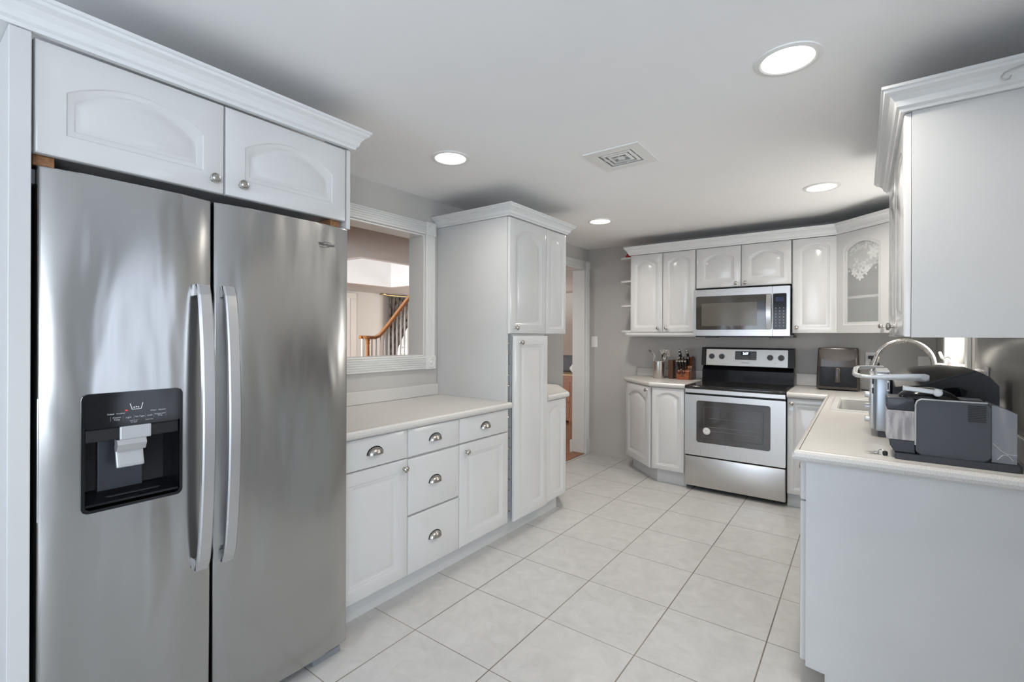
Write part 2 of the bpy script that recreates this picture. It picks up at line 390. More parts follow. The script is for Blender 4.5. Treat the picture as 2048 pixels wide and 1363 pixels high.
# floors
bm = new_bm(); box(bm, XL-.14, 3.1, -3.3, YB+.12, -.06, 0); struct('floor', bm, M['tile'])
bm = new_bm(); box(bm, -9.3, XL-.14, .2, 9.4, -.06, -.002); struct('floor', bm, M['woodfloor'])
bm = new_bm(); box(bm, XL-.14, XL-.001, 3.69, 4.68, 0.0, 0.008, .002); struct('trim_7', bm, M['chest'])
# kitchen ceiling, with holes for the can lights and the vent
LIGHTS = [(-.21, 1.885), (-1.797, 1.865), (-.21, 3.62), (-1.767, 3.63)]
VENT = (-1.045, 2.395)
bm = new_bm()
def rect_face(bm, x0, x1, y0_, y1, z): bm.faces.new([bm.verts.new(p) for p in ((x0, y0_, z), (x1, y0_, z), (x1, y1, z), (x0, y1, z))])
xs_ = [XL-.14]; ysh = []
CR = 0.088
def hole_cell(bm, cx, cy_, h, r, z, n=32):
    """square cell of half-size h with a round hole r"""
    inn, out = [], []
    for i in range(n):
        a = 2*PI*i/n + PI/4; c, s = math.cos(a), math.sin(a); k = h/max(abs(c), abs(s))
        inn.append(bm.verts.new((cx+r*c, cy_+r*s, z))); out.append(bm.verts.new((cx+k*c, cy_+k*s, z)))
    for i in range(n): bm.faces.new((inn[i], inn[(i+1) % n], out[(i+1) % n], out[i]))
H = .13
cells = [(x, y, H, 'r') for x, y in LIGHTS] + [(VENT[0], VENT[1], .125, 's')]
# split the ceiling in y-strips around every cell
cuts = sorted({-3.3, YB+.12} | {y-h for x, y, h, k in cells} | {y+h for x, y, h, k in cells})
for ya, yb in zip(cuts, cuts[1:]):
    ym = (ya+yb)/2; blk = sorted([(x-h, x+h) for x, y, h, k in cells if y-h < ym < y+h]); x = XL-.14
    for a, c in blk: rect_face(bm, x, a, ya, yb, ZC); x = c
    rect_face(bm, x, 3.1, ya, yb, ZC)
for x, y, h, k in cells:
    if k == 'r': hole_cell(bm, x, y, h, CR, ZC)
bm.normal_update()
for fc in bm.faces:
    if fc.normal.z > 0: fc.normal_flip()
o = link('ceiling', bm, M['ceil'], recalc=False); o['kind'] = 'structure'
bm = new_bm(); box(bm, XL-.14, 3.1, -3.3, YB+.12, ZC+.16, ZC+.2); struct('ceiling', bm, M['ceil'])

# left wall with pass-through opening y 1.45..2.29, z 1.155..2.02 and doorway y 3.69..4.68 z ..2.04
PT = (1.42, 2.296, 1.152, 2.000); DW = (3.67, 4.68, 2.035); T_ = .14
def wall_cells(bm, x0, x1, ya, yb, z0, z1, holes):
    ys = sorted({ya, yb} | {h[0] for h in holes} | {h[1] for h in holes})
    for a, b_ in zip(ys, ys[1:]):
        mid = (a+b_)/2; hs = sorted([(h[2], h[3]) for h in holes if h[0] < mid < h[1]]); z = z0
        for c, d in hs:
            if c > z: box(bm, x0, x1, a, b_, z, c)
            z = d
        if z < z1: box(bm, x0, x1, a, b_, z, z1)
bm = new_bm(); wall_cells(bm, XL-T_, XL, -3.3, YB+.12, 0, ZC+.16, [(PT[0], PT[1], PT[2], PT[3]), (DW[0], DW[1], 0, DW[2])])
struct('wall_left', bm, M['wall'])
bm = new_bm(); prism(bm, [(XL, 3.56), (-2.078, 3.56), (-2.155, 3.67), (XL, 3.67)], 0, ZC); struct('wall_stub', bm, M['wall'])
bm = new_bm(); box(bm, XL-T_, XR+.14, YB, YB+.12, 0, ZC+.16); struct('wall_back', bm, M['wall'])
# right wall with sink window y 3.42..4.12 z 1.13..2.02
SW = (3.40, 4.14, 1.12, 2.02)
bm = new_bm(); wall_cells(bm, XR, XR+.14, 1.32, YB, 0, ZC+.16, [SW]); struct('wall_right', bm, M['wall'])
# dining end behind the camera
bm = new_bm(); box(bm, XR+.14, 3.0, 2.70, 2.84, 0, ZC+.16); struct('wall_dining', bm, M['wall'])
bm = new_bm()
wall_cells(bm, 3.0, 3.12, -3.3, 2.84, 0, ZC+.16, [(-3.05, -.85, .55, 2.1), (1.55, 2.45, .3, 2.1)]); struct('wall_dining', bm, M['wall'])
bm = new_bm()
def wall_cells_x(bm, y0_, y1, xa, xb, z0, z1, holes):
    xs = sorted({xa, xb} | {h[0] for h in holes} | {h[1] for h in holes})
    for a, b_ in zip(xs, xs[1:]):
        mid = (a+b_)/2; hs = sorted([(h[2], h[3]) for h in holes if h[0] < mid < h[1]]); z = z0
        for c, d in hs:
            if c > z: box(bm, a, b_, y0_, y1, z, c)
            z = d
        if z < z1: box(bm, a, b_, y0_, y1, z, z1)
wall_cells_x(bm, -3.3, -3.18, XL-T_, 3.1, 0, ZC+.16, [(-2.25, .05, .15, 2.1)]); struct('wall_rear', bm, M['wall'])

# pass-through casing: fluted boards and corner blocks (wall_left face x=XL)
def fluted(bm, T, L, wd, th=.018, nf=5):
    """board along local x (0..L), width along z (0..wd), thickness outward y"""
    prof = [(0, 0), (0, th*.7), (wd*.04, th)]
    s = wd*.84/nf
    for i in range(nf):
        z = wd*.08 + i*s
        prof += [(z, th), (z+s*.22, th*.58), (z+s*.62, th*.58), (z+s*.84, th)]
    prof += [(wd*.96, th), (wd, th*.7), (wd, 0)]
    A = [bm.verts.new(T @ Vector((0, y, z))) for z, y in prof]; B = [bm.verts.new(T @ Vector((L, y, z))) for z, y in prof]
    n = len(prof)
    for i in range(n): bm.faces.new((A[i], A[(i+1) % n], B[(i+1) % n], B[i]))
    bm.faces.new(A[::-1]); bm.faces.new(B)
def rosette(bm, T, wd):
    box(bm, 0, wd, 0, .024, 0, wd, .003, T)
    lathe(bm, [(wd*.36, 0), (wd*.36, .004), (wd*.30, .006), (wd*.24, .002), (wd*.16, .002), (wd*.12, .007), (0, .008)], T @ Matrix(((1, 0, 0, wd/2), (0, 0, 1, .024), (0, 1, 0, wd/2), (0, 0, 0, 1))), 20)
WT = .085
FL = frame((XL, 0, 0), (0, 1, 0), (1, 0, 0))
tr = bpy.data.objects.new('window_1', None); COL.objects.link(tr); tr['kind'] = 'structure'; tr['_w'] = (XL, 1.86, 1.1); tr.location = (XL, 1.86, 1.1)
ya, yb, za, zb = PT[0], PT[1]+.004, PT[2]-.002, PT[3]+.002
bm = new_bm()
fluted(bm, FL @ Matrix.Translation((ya, 0, za-WT)), yb-ya, WT); part('casing_sill_board', bm, M['trim'], tr)
bm = new_bm(); fluted(bm, FL @ Matrix.Translation((ya, 0, zb)), yb-ya, WT); part('casing_head_board', bm, M['trim'], tr)
for y in (ya-WT, yb):
    bm = new_bm(); T = FL @ Matrix.Translation((y+WT, 0, za)) @ Matrix.Rotation(-PI/2, 4, 'Y') ; fluted(bm, T, zb-za, WT); part('casing_side_board', bm, M['trim'], tr)
    for z in (za-WT, zb):
        bm = new_bm(); rosette(bm, FL @ Matrix.Translation((y-.003, 0, z-.003)), WT+.006); part('corner_block', bm, M['trim'], tr)
bm = new_bm()  # reveal lining of the opening
box(bm, XL-T_-.006, XL+.004, PT[1]-.010, PT[1]-.0005, PT[2]+.0005, PT[3]-.0005); box(bm, XL-T_-.006, XL+.004, PT[0]+.0005, PT[0]+.01, PT[2]+.0005, PT[3]-.0005)
box(bm, XL-T_-.006, XL+.004, PT[0]+.01, PT[1]-.01, PT[3]-.01, PT[3]-.0005); box(bm, XL-T_-.006, XL+.004, PT[0]+.01, PT[1]-.01, PT[2]+.0005, PT[2]+.010)
part('jamb_lining', bm, M['trim'], tr)
# doorway casing
tr = bpy.data.objects.new('door_1', None); COL.objects.link(tr); tr['kind'] = 'structure'; tr['_w'] = (XL, 4.2, 0); tr.location = (XL, 4.2, 0)
bm = new_bm(); T = FL @ Matrix.Translation((4.765, 0, .16)) @ Matrix.Rotation(-PI/2, 4, 'Y'); fluted(bm, T, DW[2]-.16, .08); part('casing_side_board', bm, M['trim'], tr)
bm = new_bm(); box(bm, 4.684, 4.768, 0, .024, 0, .16, .003, FL); part('plinth_block', bm, M['trim'], tr)
bm = new_bm(); rosette(bm, FL @ Matrix.Translation((4.683, 0, DW[2])), .085); part('corner_block', bm, M['trim'], tr)
bm = new_bm(); fluted(bm, FL @ Matrix.Translation((DW[0]-.0, 0, DW[2])), 4.683-DW[0], .08); part('casing_head_board', bm, M['trim'], tr)
bm = new_bm(); box(bm, XL-T_-.006, XL+.004, DW[1]-.012, DW[1]-.0005, 0.009, DW[2]-.0005); box(bm, XL-T_-.006, XL+.004, DW[0]+.001, DW[1]-.0125, DW[2]-.012, DW[2]-.0005); box(bm, XL-T_-.02, XL-T_-.006, DW[1]-.04, DW[1]+.05, 0, .14, .003)
part('jamb_lining', bm, M['trim'], tr)

# sink window
tr = bpy.data.objects.new('window_2', None); COL.objects.link(tr); tr['kind'] = 'structure'; tr['_w'] = (XR, 3.77, 1.1); tr.location = (XR, 3.77, 1.1)
bm = new_bm()
for (a, b_, c, d) in ((SW[0]-.075, SW[0], SW[2]-.07, SW[3]+.07), (SW[1], SW[1]+.075, SW[2]-.07, SW[3]+.07), (SW[0], SW[1], SW[3], SW[3]+.07), (SW[0], SW[1], SW[2]-.07, SW[2])):
    box(bm, XR-.018, XR-.0005, a, b_, c, d, .003)
part('window_casing', bm, M['trim'], tr)
bm = new_bm(); box(bm, XR-.07, XR+.10, SW[0]-.09, SW[1]+.09, SW[2]-.012, SW[2]+.010, .004); part('window_sill', bm, M['trim'], tr)
bm = new_bm()
for (a, b_, c, d) in ((SW[0], SW[0]+.04, SW[2], SW[3]), (SW[1]-.04, SW[1], SW[2], SW[3]), (SW[0], SW[1], SW[3]-.04, SW[3]), (SW[0], SW[1], SW[2], SW[2]+.04), (SW[0], SW[1], 1.56, 1.60)):
    box(bm, XR+.085, XR+.12, a, b_, c, d, .003)
part('window_frame', bm, M['white'], tr)
bm = new_bm(); box(bm, XR+.100, XR+.104, SW[0]+.04, SW[1]-.04, SW[2]+.04, SW[3]-.04); part('window_pane', bm, M['daypane'], tr)
# rear patio window + blind, dining windows unseen, put in for light and reflections
tr = bpy.data.objects.new('window_3', None); COL.objects.link(tr); tr['kind'] = 'structure'; tr['_w'] = (-1.1, -3.2, .1); tr.location = (-1.1, -3.2, .1)
bm = new_bm()
for x in (-2.25, -1.13, -.01): box(bm, x, x+.06, -3.15, -3.11, .15, 2.1)
for z in (.15, 2.04): box(bm, -2.25, .05, -3.15, -3.11, z, z+.06)
part('window_frame', bm, M['trim'], tr)
bm = new_bm()
for k in range(30): box(bm, -2.2, -1.15, -3.105, -3.07, 1.05+.034*k, 1.053+.034*k)
part('blind', bm, M['trim'], tr)
tr = bpy.data.objects.new('window_6', None); COL.objects.link(tr); tr['kind'] = 'structure'; tr['_w'] = (3.0, 2.0, .3); tr.location = (3.0, 2.0, .3)
bm = new_bm()
for y in (1.55, 1.98, 2.41): box(bm, 2.94, 2.98, y, y+.04, .3, 2.1)
for z in (.3, 2.06): box(bm, 2.94, 2.98, 1.55, 2.45, z, z+.04)
part('window_frame', bm, M['trim'], tr)
tr = bpy.data.objects.new('window_4', None); COL.objects.link(tr); tr['kind'] = 'structure'; tr['_w'] = (3.0, -.9, .6); tr.location = (3.0, -.9, .6)
bm = new_bm()
for y in (-3.05, -1.98, -.91): box(bm, 2.94, 2.98, y, y+.06, .55, 2.1)
for z in (.55, 1.30, 2.04): box(bm, 2.94, 2.98, -3.05, -.85, z, z+.06)
part('window_frame', bm, M['trim'], tr)

# ================================================================== CAN LIGHTS + VENT
NM = ['nearest the camera on the right', 'in the left row closer to the camera', 'on the right above the range side of the room', 'farthest left, near the back doorway']
LB = ['large-looking recessed ceiling light nearest the right wall cabinets', 'recessed ceiling light between the fridge crown and the square vent', 'recessed ceiling light above the far right corner cabinets', 'recessed ceiling light beyond the tall cabinet, near the doorway']
for i, (x, y) in enumerate(LIGHTS):
    t = thing('recessed_light', LB[i], 'ceiling light', (x, y, ZC-.006), 'recessed ceiling lights')
    bm = new_bm(); T = Matrix.Translation((x, y, ZC))
    pr_ = [(CR, 0.0), (CR+.016, 0), (CR+.016, -.004), (CR, -.007), (CR-.006, -.004), (CR-.010, .02), (CR-.022, .075), (CR-.020, .080), (CR-.004, .02), (CR, 0.0)]
    n = 36; rg = [[bm.verts.new(T @ Vector((r*math.cos(2*PI*j/n), r*math.sin(2*PI*j/n), z))) for j in range(n)] for r, z in pr_[:-1]]
    for k in range(len(rg)):
        A, B = rg[k], rg[(k+1) % len(rg)]
        for j in range(n): bm.faces.new((A[j], A[(j+1) % n], B[(j+1) % n], B[j]))
    part('trim_ring', bm, M['white'], t, True)
    bm = new_bm(); lathe(bm, [(CR-.018, .050), (CR-.014, .046), (0.0, .040)][::-1], T, 32); part('lamp_lens', bm, M['lamp'], t)
    l = bpy.data.lights.new('can', 'AREA'); l.shape = 'DISK'; l.size = .13; l.energy = (5.6, 3.3, 5.0, 5.6)[i]; l.color = (1.0, .93, .84); l.spread = math.radians(150)
    lo = bpy.data.objects.new('can_light', l); lo.location = (x, y, ZC-.012); COL.objects.link(lo)
t = thing('ceiling_vent', 'square white ceiling vent with dark slots', 'vent', (VENT[0], VENT[1], ZC-.01))
bm = new_bm(); box(bm, VENT[0]-.12, VENT[0]+.12, VENT[1]-.12, VENT[1]+.12, ZC+.06, ZC+.10); part('duct_back', bm, M['gap'], t)
def sq_ring(bm, c, a, b_, z0, z1):
    x, y = c
    for s in ((x-b_, x+b_, y-b_, y-a), (x-b_, x+b_, y+a, y+b_), (x-b_, x-a, y-a, y+a), (x+a, x+b_, y-a, y+a)): box(bm, *s, z0, z1)
bm = new_bm(); sq_ring(bm, VENT, .108, .152, ZC-.006, ZC-.0005); sq_ring(bm, VENT, .108, .125, ZC-.0005, ZC+.06); part('outer_frame', bm, M['white'], t)
for k, (a, b_) in enumerate(((.082, .096), (.056, .070), (.030, .044))):
    bm = new_bm()   # louvre ring, sloping outwards
    P0 = [(VENT[0]+sx_*b_, VENT[1]+sy_*b_) for sx_, sy_ in ((-1, -1), (1, -1), (1, 1), (-1, 1))]
    sweep(bm, P0, [(0, ZC-.006), (.014, ZC-.004), (.003, ZC+.028), (-.001, ZC+.028), (.006, ZC-.001), (-.004, ZC-.006)], closed=True, side=1)
    part('louvre', bm, M['white'], t)
bm = new_bm(); box(bm, VENT[0]-.018, VENT[0]+.018, VENT[1]-.018, VENT[1]+.018, ZC-.006, ZC-.002)
for s in (-1, 1):
    box(bm, VENT[0]-.002, VENT[0]+.002, VENT[1]+s*.062-.048, VENT[1]+s*.062+.048, ZC-.004, ZC+.004); box(bm, VENT[0]+s*.062-.048, VENT[0]+s*.062+.048, VENT[1]-.002, VENT[1]+.002, ZC-.004, ZC+.004)
part('centre_plate', bm, M['white'], t)
# ================================================================== LEFT RUN: FRIDGE + OVERHEAD CABINET
FW = frame((-1.729, 0), (0, 1), (1, 0))
t = thing('refrigerator_side_panel', 'tall white panel standing left of the fridge, at the left edge', 'panel', (-2.07, .22, 0))
bm = new_bm(); box(bm, -2.455, -1.695, .200, .241, 0, 2.065, .002); part('panel_board', bm, M['panel'], t)
bm = new_bm(); box(bm, -2.455, -1.703, .193, .1998, .0, .30, .002); part('lower_trim_board', bm, M['panel'], t)
t = thing('overhead_cabinet', 'white two-door cabinet mounted above the stainless fridge', 'cabinet', (-2.07, .70, 1.765))
bm = new_bm(); box(bm, -2.455, -1.731, .243, 1.165, 1.775, 2.062); part('cabinet_body', bm, M['panel'], t)
bm = new_bm(); box(bm, -2.455, -1.712, 1.1655, 1.183, 1.7375, 2.063, .002); part('side_panel', bm, M['gloss'], t)
door(t, FW, .246, .700, 1.765, 2.063, 'arch', (.664, 1.808)); door(t, FW, .701, 1.162, 1.765, 2.063, 'arch', (.752, 1.808))
for y in (.262, 1.125):
    o = solo('wood_cleat', bxF(FW, y-.012, y+.03, -.10, -.015, 1.742, 1.7735, .002), M['cleat'], 'raw wooden block %s under the cabinet above the fridge' % ('at the left end' if y < .5 else 'at the right end'), 'wood block')
bm = new_bm(); box(bm, -1.98, -1.79, .37, .47, 1.734, 1.740)
for v in bm.verts: v.co.z += (v.co.y-.37)*.05
solo('cardboard_piece', bm, M['card'], 'flat piece of tan cardboard lying on top of the fridge', 'cardboard')
bm = new_bm(); sweep(bm, [(-2.455, .192), (-1.70, .192), (-1.70, 1.184), (-2.455, 1.184)], CROWN(2.066, 2.142, .056))
solo('crown_molding', bm, M['crown'], 'white crown molding running above the fridge cabinet', 'molding')

fr = thing('refrigerator', 'stainless steel side-by-side refrigerator with water dispenser', 'refrigerator', (-2.05, .71, 0))
bm = new_bm(); box(bm, -2.40, -1.772, .262, 1.160, .035, 1.728, .006); part('cabinet_body', bm, M['fgrey'], fr)
def fridge_door(ya, yb, hole=None):
    ys = [ya, yb]; zs = [.040, 1.735]
    if hole: ys = [ya, hole[0], hole[1], yb]; zs = [.040, hole[2], hole[3], 1.735]
    # subdivide for a faint bow
    bm = new_bm(); xb, xf = -1.770, -1.703
    yy = sorted(set(ys + [ya + (yb-ya)*k/10 for k in range(11)])); 
    def bow(y): s = (y-(ya+yb)/2)/((yb-ya)/2); return xf + .004*(1-s**2) - (.006 if abs(s) > .9999 else 0)
    G = {}
    for i, y in enumerate(yy):
        for j, z in enumerate(zs): G[i, j] = bm.verts.new((bow(y), y, z))
    fs = []
    for i in range(len(yy)-1):
        for j in range(len(zs)-1):
            if hole and j == 1 and yy[i] >= hole[0]-1e-6 and yy[i+1] <= hole[1]+1e-6: continue
            fs.append(bm.faces.new((G[i, j], G[i+1, j], G[i+1, j+1], G[i, j+1])))
    r = bmesh.ops.extrude_face_region(bm, geom=fs)
    for v in [g_ for g_ in r['geom'] if isinstance(g_, bmesh.types.BMVert)]: v.co.x = xb
    if not hole: bm.faces.ensure_lookup_table()
    for v in bm.verts:
        if v.co.x > xb+.001 and (abs(v.co.y-ya) < 1e-5 or abs(v.co.y-yb) < 1e-5): pass
    es = [e_ for e_ in bm.edges if all(v.co.x > xb+.01 for v in e_.verts) and (all(abs(v.co.y-ya) < 1e-5 for v in e_.verts) or all(abs(v.co.y-yb) < 1e-5 for v in e_.verts) or all(abs(v.co.z-.04) < 1e-5 for v in e_.verts) or all(abs(v.co.z-1.735) < 1e-5 for v in e_.verts))]
    bmesh.ops.bevel(bm, geom=es, offset=.007, segments=3, affect='EDGES', profile=.5)
    return bm
HO = (.342, .572, .812, 1.131)
dl = part('door', fridge_door(.255, .659, HO), M['fridge'], fr, True)
dr = part('door', fridge_door(.667, 1.170), M['fridge'], fr, True)
def fr_handle(parent, y):
    bm = new_bm(); n = 28; za, zb = .555, 1.458; hw = .0185; R = []
    for i in range(n+1):
        s = i/n; z = za+(zb-za)*s; b_ = .018 + .050*math.sin(PI*s)**.55
        x = -1.700 + b_; th = .011
        prof = [(-hw, -th), (-hw, 0), (-hw+.004, .004), (hw-.004, .004), (hw, 0), (hw, -th)]
        R.append([bm.verts.new((x+p[1], y+p[0], z)) for p in prof])
    for A, B in zip(R, R[1:]):
        for j in range(6): bm.faces.new((A[j], A[(j+1) % 6], B[(j+1) % 6], B[j]))
    bm.faces.new(R[0][::-1]); bm.faces.new(R[-1])
    for z in (za+.0, zb-.035): box(bm, -1.702, -1.683, y-hw, y+hw, z, z+.035)
    h = part('handle', bm, M['handle'], parent, False)
fr_handle(dl, .627); fr_handle(dr, .703)
part('brand_lettering', text_bm('Whirlpool', .0165, face_T((-1.6975, 1.068, 1.655), (0, 1, 0), (0, 0, 1)), .0008), M['dgrey'], dr)
bm = new_bm(); pts = [(-1.6975, 1.062 + .028*math.cos(a), 1.654 + .0105*math.sin(a)+.004*math.cos(a)) for a in [PI*1.1 + 1.5*PI*k/16 for k in range(17)]]
tube(bm, pts, .0006, 5); part('brand_swoosh', bm, M['dgrey'], dr)
# dispenser: recess, bezel, control panel, chute, paddle, tray
d = part('dispenser', (lambda bm: ([box(bm, -1.769, -1.765, HO[0], HO[1], HO[2], HO[3]), box(bm, -1.766, -1.700, HO[0], HO[0]+.004, HO[2], HO[3]), box(bm, -1.766, -1.700, HO[1]-.004, HO[1], HO[2], HO[3]), box(bm, -1.766, -1.700, HO[0], HO[1], HO[2], HO[2]+.004), box(bm, -1.766, -1.700, HO[0], HO[1], HO[3]-.004, HO[3])], bm)[1])(new_bm()), M['gblack'], fr)
def ringplate(bm, o_, i_, T, z0, z1):
    A0 = [bm.verts.new(T @ Vector((x, y, z0))) for x, y in o_]; A1 = [bm.verts.new(T @ Vector((x, y, z1))) for x, y in o_]
    B0 = [bm.verts.new(T @ Vector((x, y, z0))) for x, y in i_]; B1 = [bm.verts.new(T @ Vector((x, y, z1))) for x, y in i_]
    n = len(o_)
    for k in range(n):
        j = (k+1) % n
        bm.faces.new((A1[k], A1[j], B1[j], B1[k])); bm.faces.new((A0[k], A0[j], A1[j], A1[k])); bm.faces.new((B0[k], B0[j], B1[j], B1[k])); bm.faces.new((A0[k], A0[j], B0[j], B0[k]))
TY = face_T((-1.7, 0, 0), (0, 1, 0), (0, 0, 1))
bm = new_bm(); ringplate(bm, rrect(HO[0]-.004, HO[1]+.004, HO[2]-.004, HO[3]+.004, .017), rrect(HO[0]+.004, HO[1]-.004, HO[2]+.004, HO[3]-.004, .012), TY, -.002, .0055); part('bezel', bm, M['gblack'], d)
cp = part('control_panel', (lambda bm: (prism(bm, rrect(HO[0]+.003, HO[1]-.003, 1.037, HO[3]-.003, .010), -.03, .0065, TY), bm)[1])(new_bm()), M['gblack'], d)
for tx, yy, zz, s in (('Freezer\nTemp', .414, 1.0605, .0048), ('Light', .4405, 1.061, .0052), ('Ice Type', .467, 1.061, .0052), ('Lock', .491, 1.061, .0052), ('Refrigerator\nTemp', .516, 1.0605, .0042), ('Cubed', .400, 1.0745, .0045), ('Crushed', .4225, 1.0745, .0045), ('Water', .500, 1.0745, .0045), ('Options', .521, 1.0745, .0045), ('hold 3 sec\nto reset', .453, 1.0485, .0036), ('hold 3 sec', .490, 1.0495, .0036)):
    part('lettering', text_bm(tx, s*1.25, face_T((-1.693, yy, zz), (0, 1, 0), (0, 0, 1)), .0003), M['print'], cp)
bm = new_bm(); tube(bm, [(-1.6932, .444, 1.1), (-1.6932, .449, 1.083), (-1.6932, .470, 1.083), (-1.6932, .474, 1.1)], .0010, 5)
for k in range(3): box(bm, -1.6935, -1.6928, .452+.005*k, .455+.005*k, 1.087+.001*(k % 2), 1.090+.001*(k % 2))
part('cup_icon', bm, M['white'], cp)
bm = new_bm()
bm.free()
for y in (.400, .428, .453, .481, .501, .531):
    bm = new_bm(); box(bm, -1.6935, -1.6930, y-.0003, y+.0003, 1.054, 1.068); part('button_divider', bm, M['mgrey'], cp)
bm = new_bm(); box(bm, -1.6935, -1.6928, .433, .438, 1.080, 1.083); part('indicator_lamp', bm, M['ledred'], cp)
bm = new_bm(); box(bm, -1.735, -1.700, HO[0]+.005, HO[1]-.005, 1.000, 1.036, .003); part('upper_housing', bm, M['black'], d)
bm = new_bm(); box(bm, -1.725, -1.692, .421, .495, .998, 1.037, .003); part('chute_plate', bm, M['silver'], d)
bm = new_bm(); prism(bm, [(-1.72, 1.0), (-1.695, .998), (-1.688, .985), (-1.700, .965), (-1.715, .965)], .415, .483, Matrix(((1, 0, 0, 0), (0, 0, 1, 0), (0, 1, 0, 0), (0, 0, 0, 1)))); part('chute', bm, M['silver'], d)
bm = new_bm(); T = Matrix.Translation((-1.712, .448, .948)) @ Matrix.Rotation(-.30, 4, 'Y'); box(bm, -.004, .005, -.033, .033, -.032, .034, .004, T)
box(bm, .005, .0065, -.027, .027, -.026, .016, .0006, T); part('paddle', bm, M['silver'], d)
bm = new_bm(); box(bm, -1.765, -1.752, .385, .490, .848, 1.0, .002); part('back_plate', bm, M['coffee2'], d)
bm = new_bm(); prism(bm, [(-1.752, .850), (-1.752, .844), (-1.700, .824), (-1.7, .830)], HO[0]+.006, HO[1]-.006, Matrix(((1, 0, 0, 0), (0, 0, 1, 0), (0, 1, 0, 0), (0, 0, 0, 1)))); part('drip_tray', bm, M['gblack'], d)
bm = new_bm(); prism(bm, rrect(.395, .525, -1.75, -1.712, .012), .838, .8395, Matrix(((0, 1, 0, 0), (1, 0, 0, 0), (0, 0, 1, 0), (0, 0, 0, 1)))); part('tray_grille', bm, M['coffee2'], d)
# base grille, feet
bm = new_bm(); box(bm, -1.800, -1.772, .275, 1.10, .012, .045, .002)
part('base_grille', bm, M['fgrey'], fr)
bm = new_bm(); box(bm, -1.760, -1.722, 1.030, 1.150, .0, .026, .003); box(bm, -1.770, -1.735, 1.035, 1.145, .026, .036, .001); part('leveling_foot', bm, M['mgrey'], fr)
bm = new_bm(); box(bm, -1.760, -1.722, .275, .395, .0, .026, .003); part('leveling_foot', bm, M['mgrey'], fr)
bm = new_bm(); box(bm, -1.785, -1.735, .243, .2545, 1.690, 1.728, .003); box(bm, -1.80, -1.75, .257, .30, 1.7285, 1.7405, .003); part('hinge_cover', bm, M['mgrey'], fr)

# ================================================================== LEFT RUN: BASE CABINETS
FB = frame((-1.829, 0), (0, 1), (1, 0)); ZT = .838
def base_body(t, ya, yb, ff=-1.8305):
    bm = new_bm(); box(bm, -2.455, ff, ya+.0005, yb-.0005, .105, ZT-.001); return part('cabinet_body', bm, M['panel'], t)
t = thing('base_cabinet', 'white base cabinet with drawer over door, right beside the fridge', 'cabinet', (-2.14, 1.39, 0)); base_body(t, 1.19, 1.586)
drawer(t, FB, 1.19, 1.586, .690, ZT-.004); door(t, FB, 1.19, 1.586, .105, .689, 'flat', (1.560, .642))
t = thing('base_cabinet', 'white base cabinet of three stacked drawers with cup pulls', 'cabinet', (-2.14, 1.77, 0)); base_body(t, 1.586, 1.959)
drawer(t, FB, 1.586, 1.959, .690, ZT-.004); drawer(t, FB, 1.586, 1.959, .400, .684); drawer(t, FB, 1.586, 1.959, .105, .394)
t = thing('base_cabinet', 'white base cabinet with drawer over door, between the drawer stack and tall cabinet', 'cabinet', (-2.14, 2.19, 0)); base_body(t, 1.959, 2.419)
drawer(t, FB, 1.959, 2.417, .690, ZT-.004); door(t, FB, 1.959, 2.417, .105, .686, 'flat', (2.014, .638))
bm = new_bm(); prism(bm, [(-1.90, 1.188), (-1.867, 1.188), (-1.867, 3.10), (-2.10, 3.40), (-2.12, 3.385), (-1.90, 3.09)], 0, .1045)
solo('toe_kick', bm, M['panel'], 'long white toe kick board under the cabinets along the left side', 'toe kick')
# worktop
def nosing(z0, z1, p=.020):
    h = z1-z0; return [(-.002, z0), (p*.45, z0), (p*.85, z0+h*.18), (p, z0+h*.45), (p*.92, z0+h*.75), (p*.6, z0+h*.96), (p*.2, z1), (-.002, z1)]
t = thing('countertop', 'speckled off-white countertop beside the fridge under the pass-through', 'countertop', (-2.12, 1.8, .839))
bm = new_bm(); box(bm, -2.455, -1.80, 1.19, 2.4185, .839, .877); sweep(bm, [(-1.80, 1.19), (-1.80, 2.4185)], nosing(.839, .877)); part('worktop', bm, M['lam'], t, False)
bm = new_bm(); box(bm, -2.4585, -2.438, 1.19, 2.4185, .8775, .957, .004); part('backsplash', bm, M['lam'], t)

# tall cabinet
t = thing('tall_cabinet', 'tall white pantry cabinet with glossy side and pull-out door', 'cabinet', (-2.14, 2.78, 0))
bm = new_bm(); box(bm, -2.455, -1.8305, 2.420, 2.436, .105, 2.065, .001); part('side_panel', bm, M['panel'], t)
bm = new_bm(); box(bm, -2.455, -1.8305, 2.4365, 3.142, 1.310, 2.064); part('upper_body', bm, M['panel'], t)
bm = new_bm(); box(bm, -2.455, -1.8305, 2.475, 2.862, .105, 1.3095); part('lower_body', bm, M['panel'], t)
bm = new_bm(); box(bm, -2.45, -1.92, 2.4365, 2.4745, .106, 1.309); part('gap_shade_filler', bm, M['gap'], t)  # black block standing in for the shade beside the pull-out
bm = new_bm()
for k in range(17):
    z = .16 + .068*k; tube(bm, [(-1.90, 2.4395, z), (-1.845, 2.4395, z + .004*(k % 3)), (-1.835, 2.452, z), (-1.84, 2.472, z)], .0022 if k % 3 else .004, 6)
for x in (-1.895, -1.85): tube(bm, [(x, 2.4385, .12), (x, 2.4385, 1.30)], .0022, 6)
part('wire_rack', bm, M['steel2'], t, True)
door(t, FB, 2.424, 2.860, 1.312, 2.063, 'arch', (2.485, 1.350)); door(t, FB, 2.861, 3.142, 1.312, 2.063, 'arch')
door(t, FB, 2.460, 2.862, .100, 1.300, 'flat', (2.524, 1.256), b0=.014)
bm = new_bm(); box(bm, -1.829, -1.8165, 2.50, 2.82, .13, 1.28); part('door_back_frame', bm, M['panel'], t)
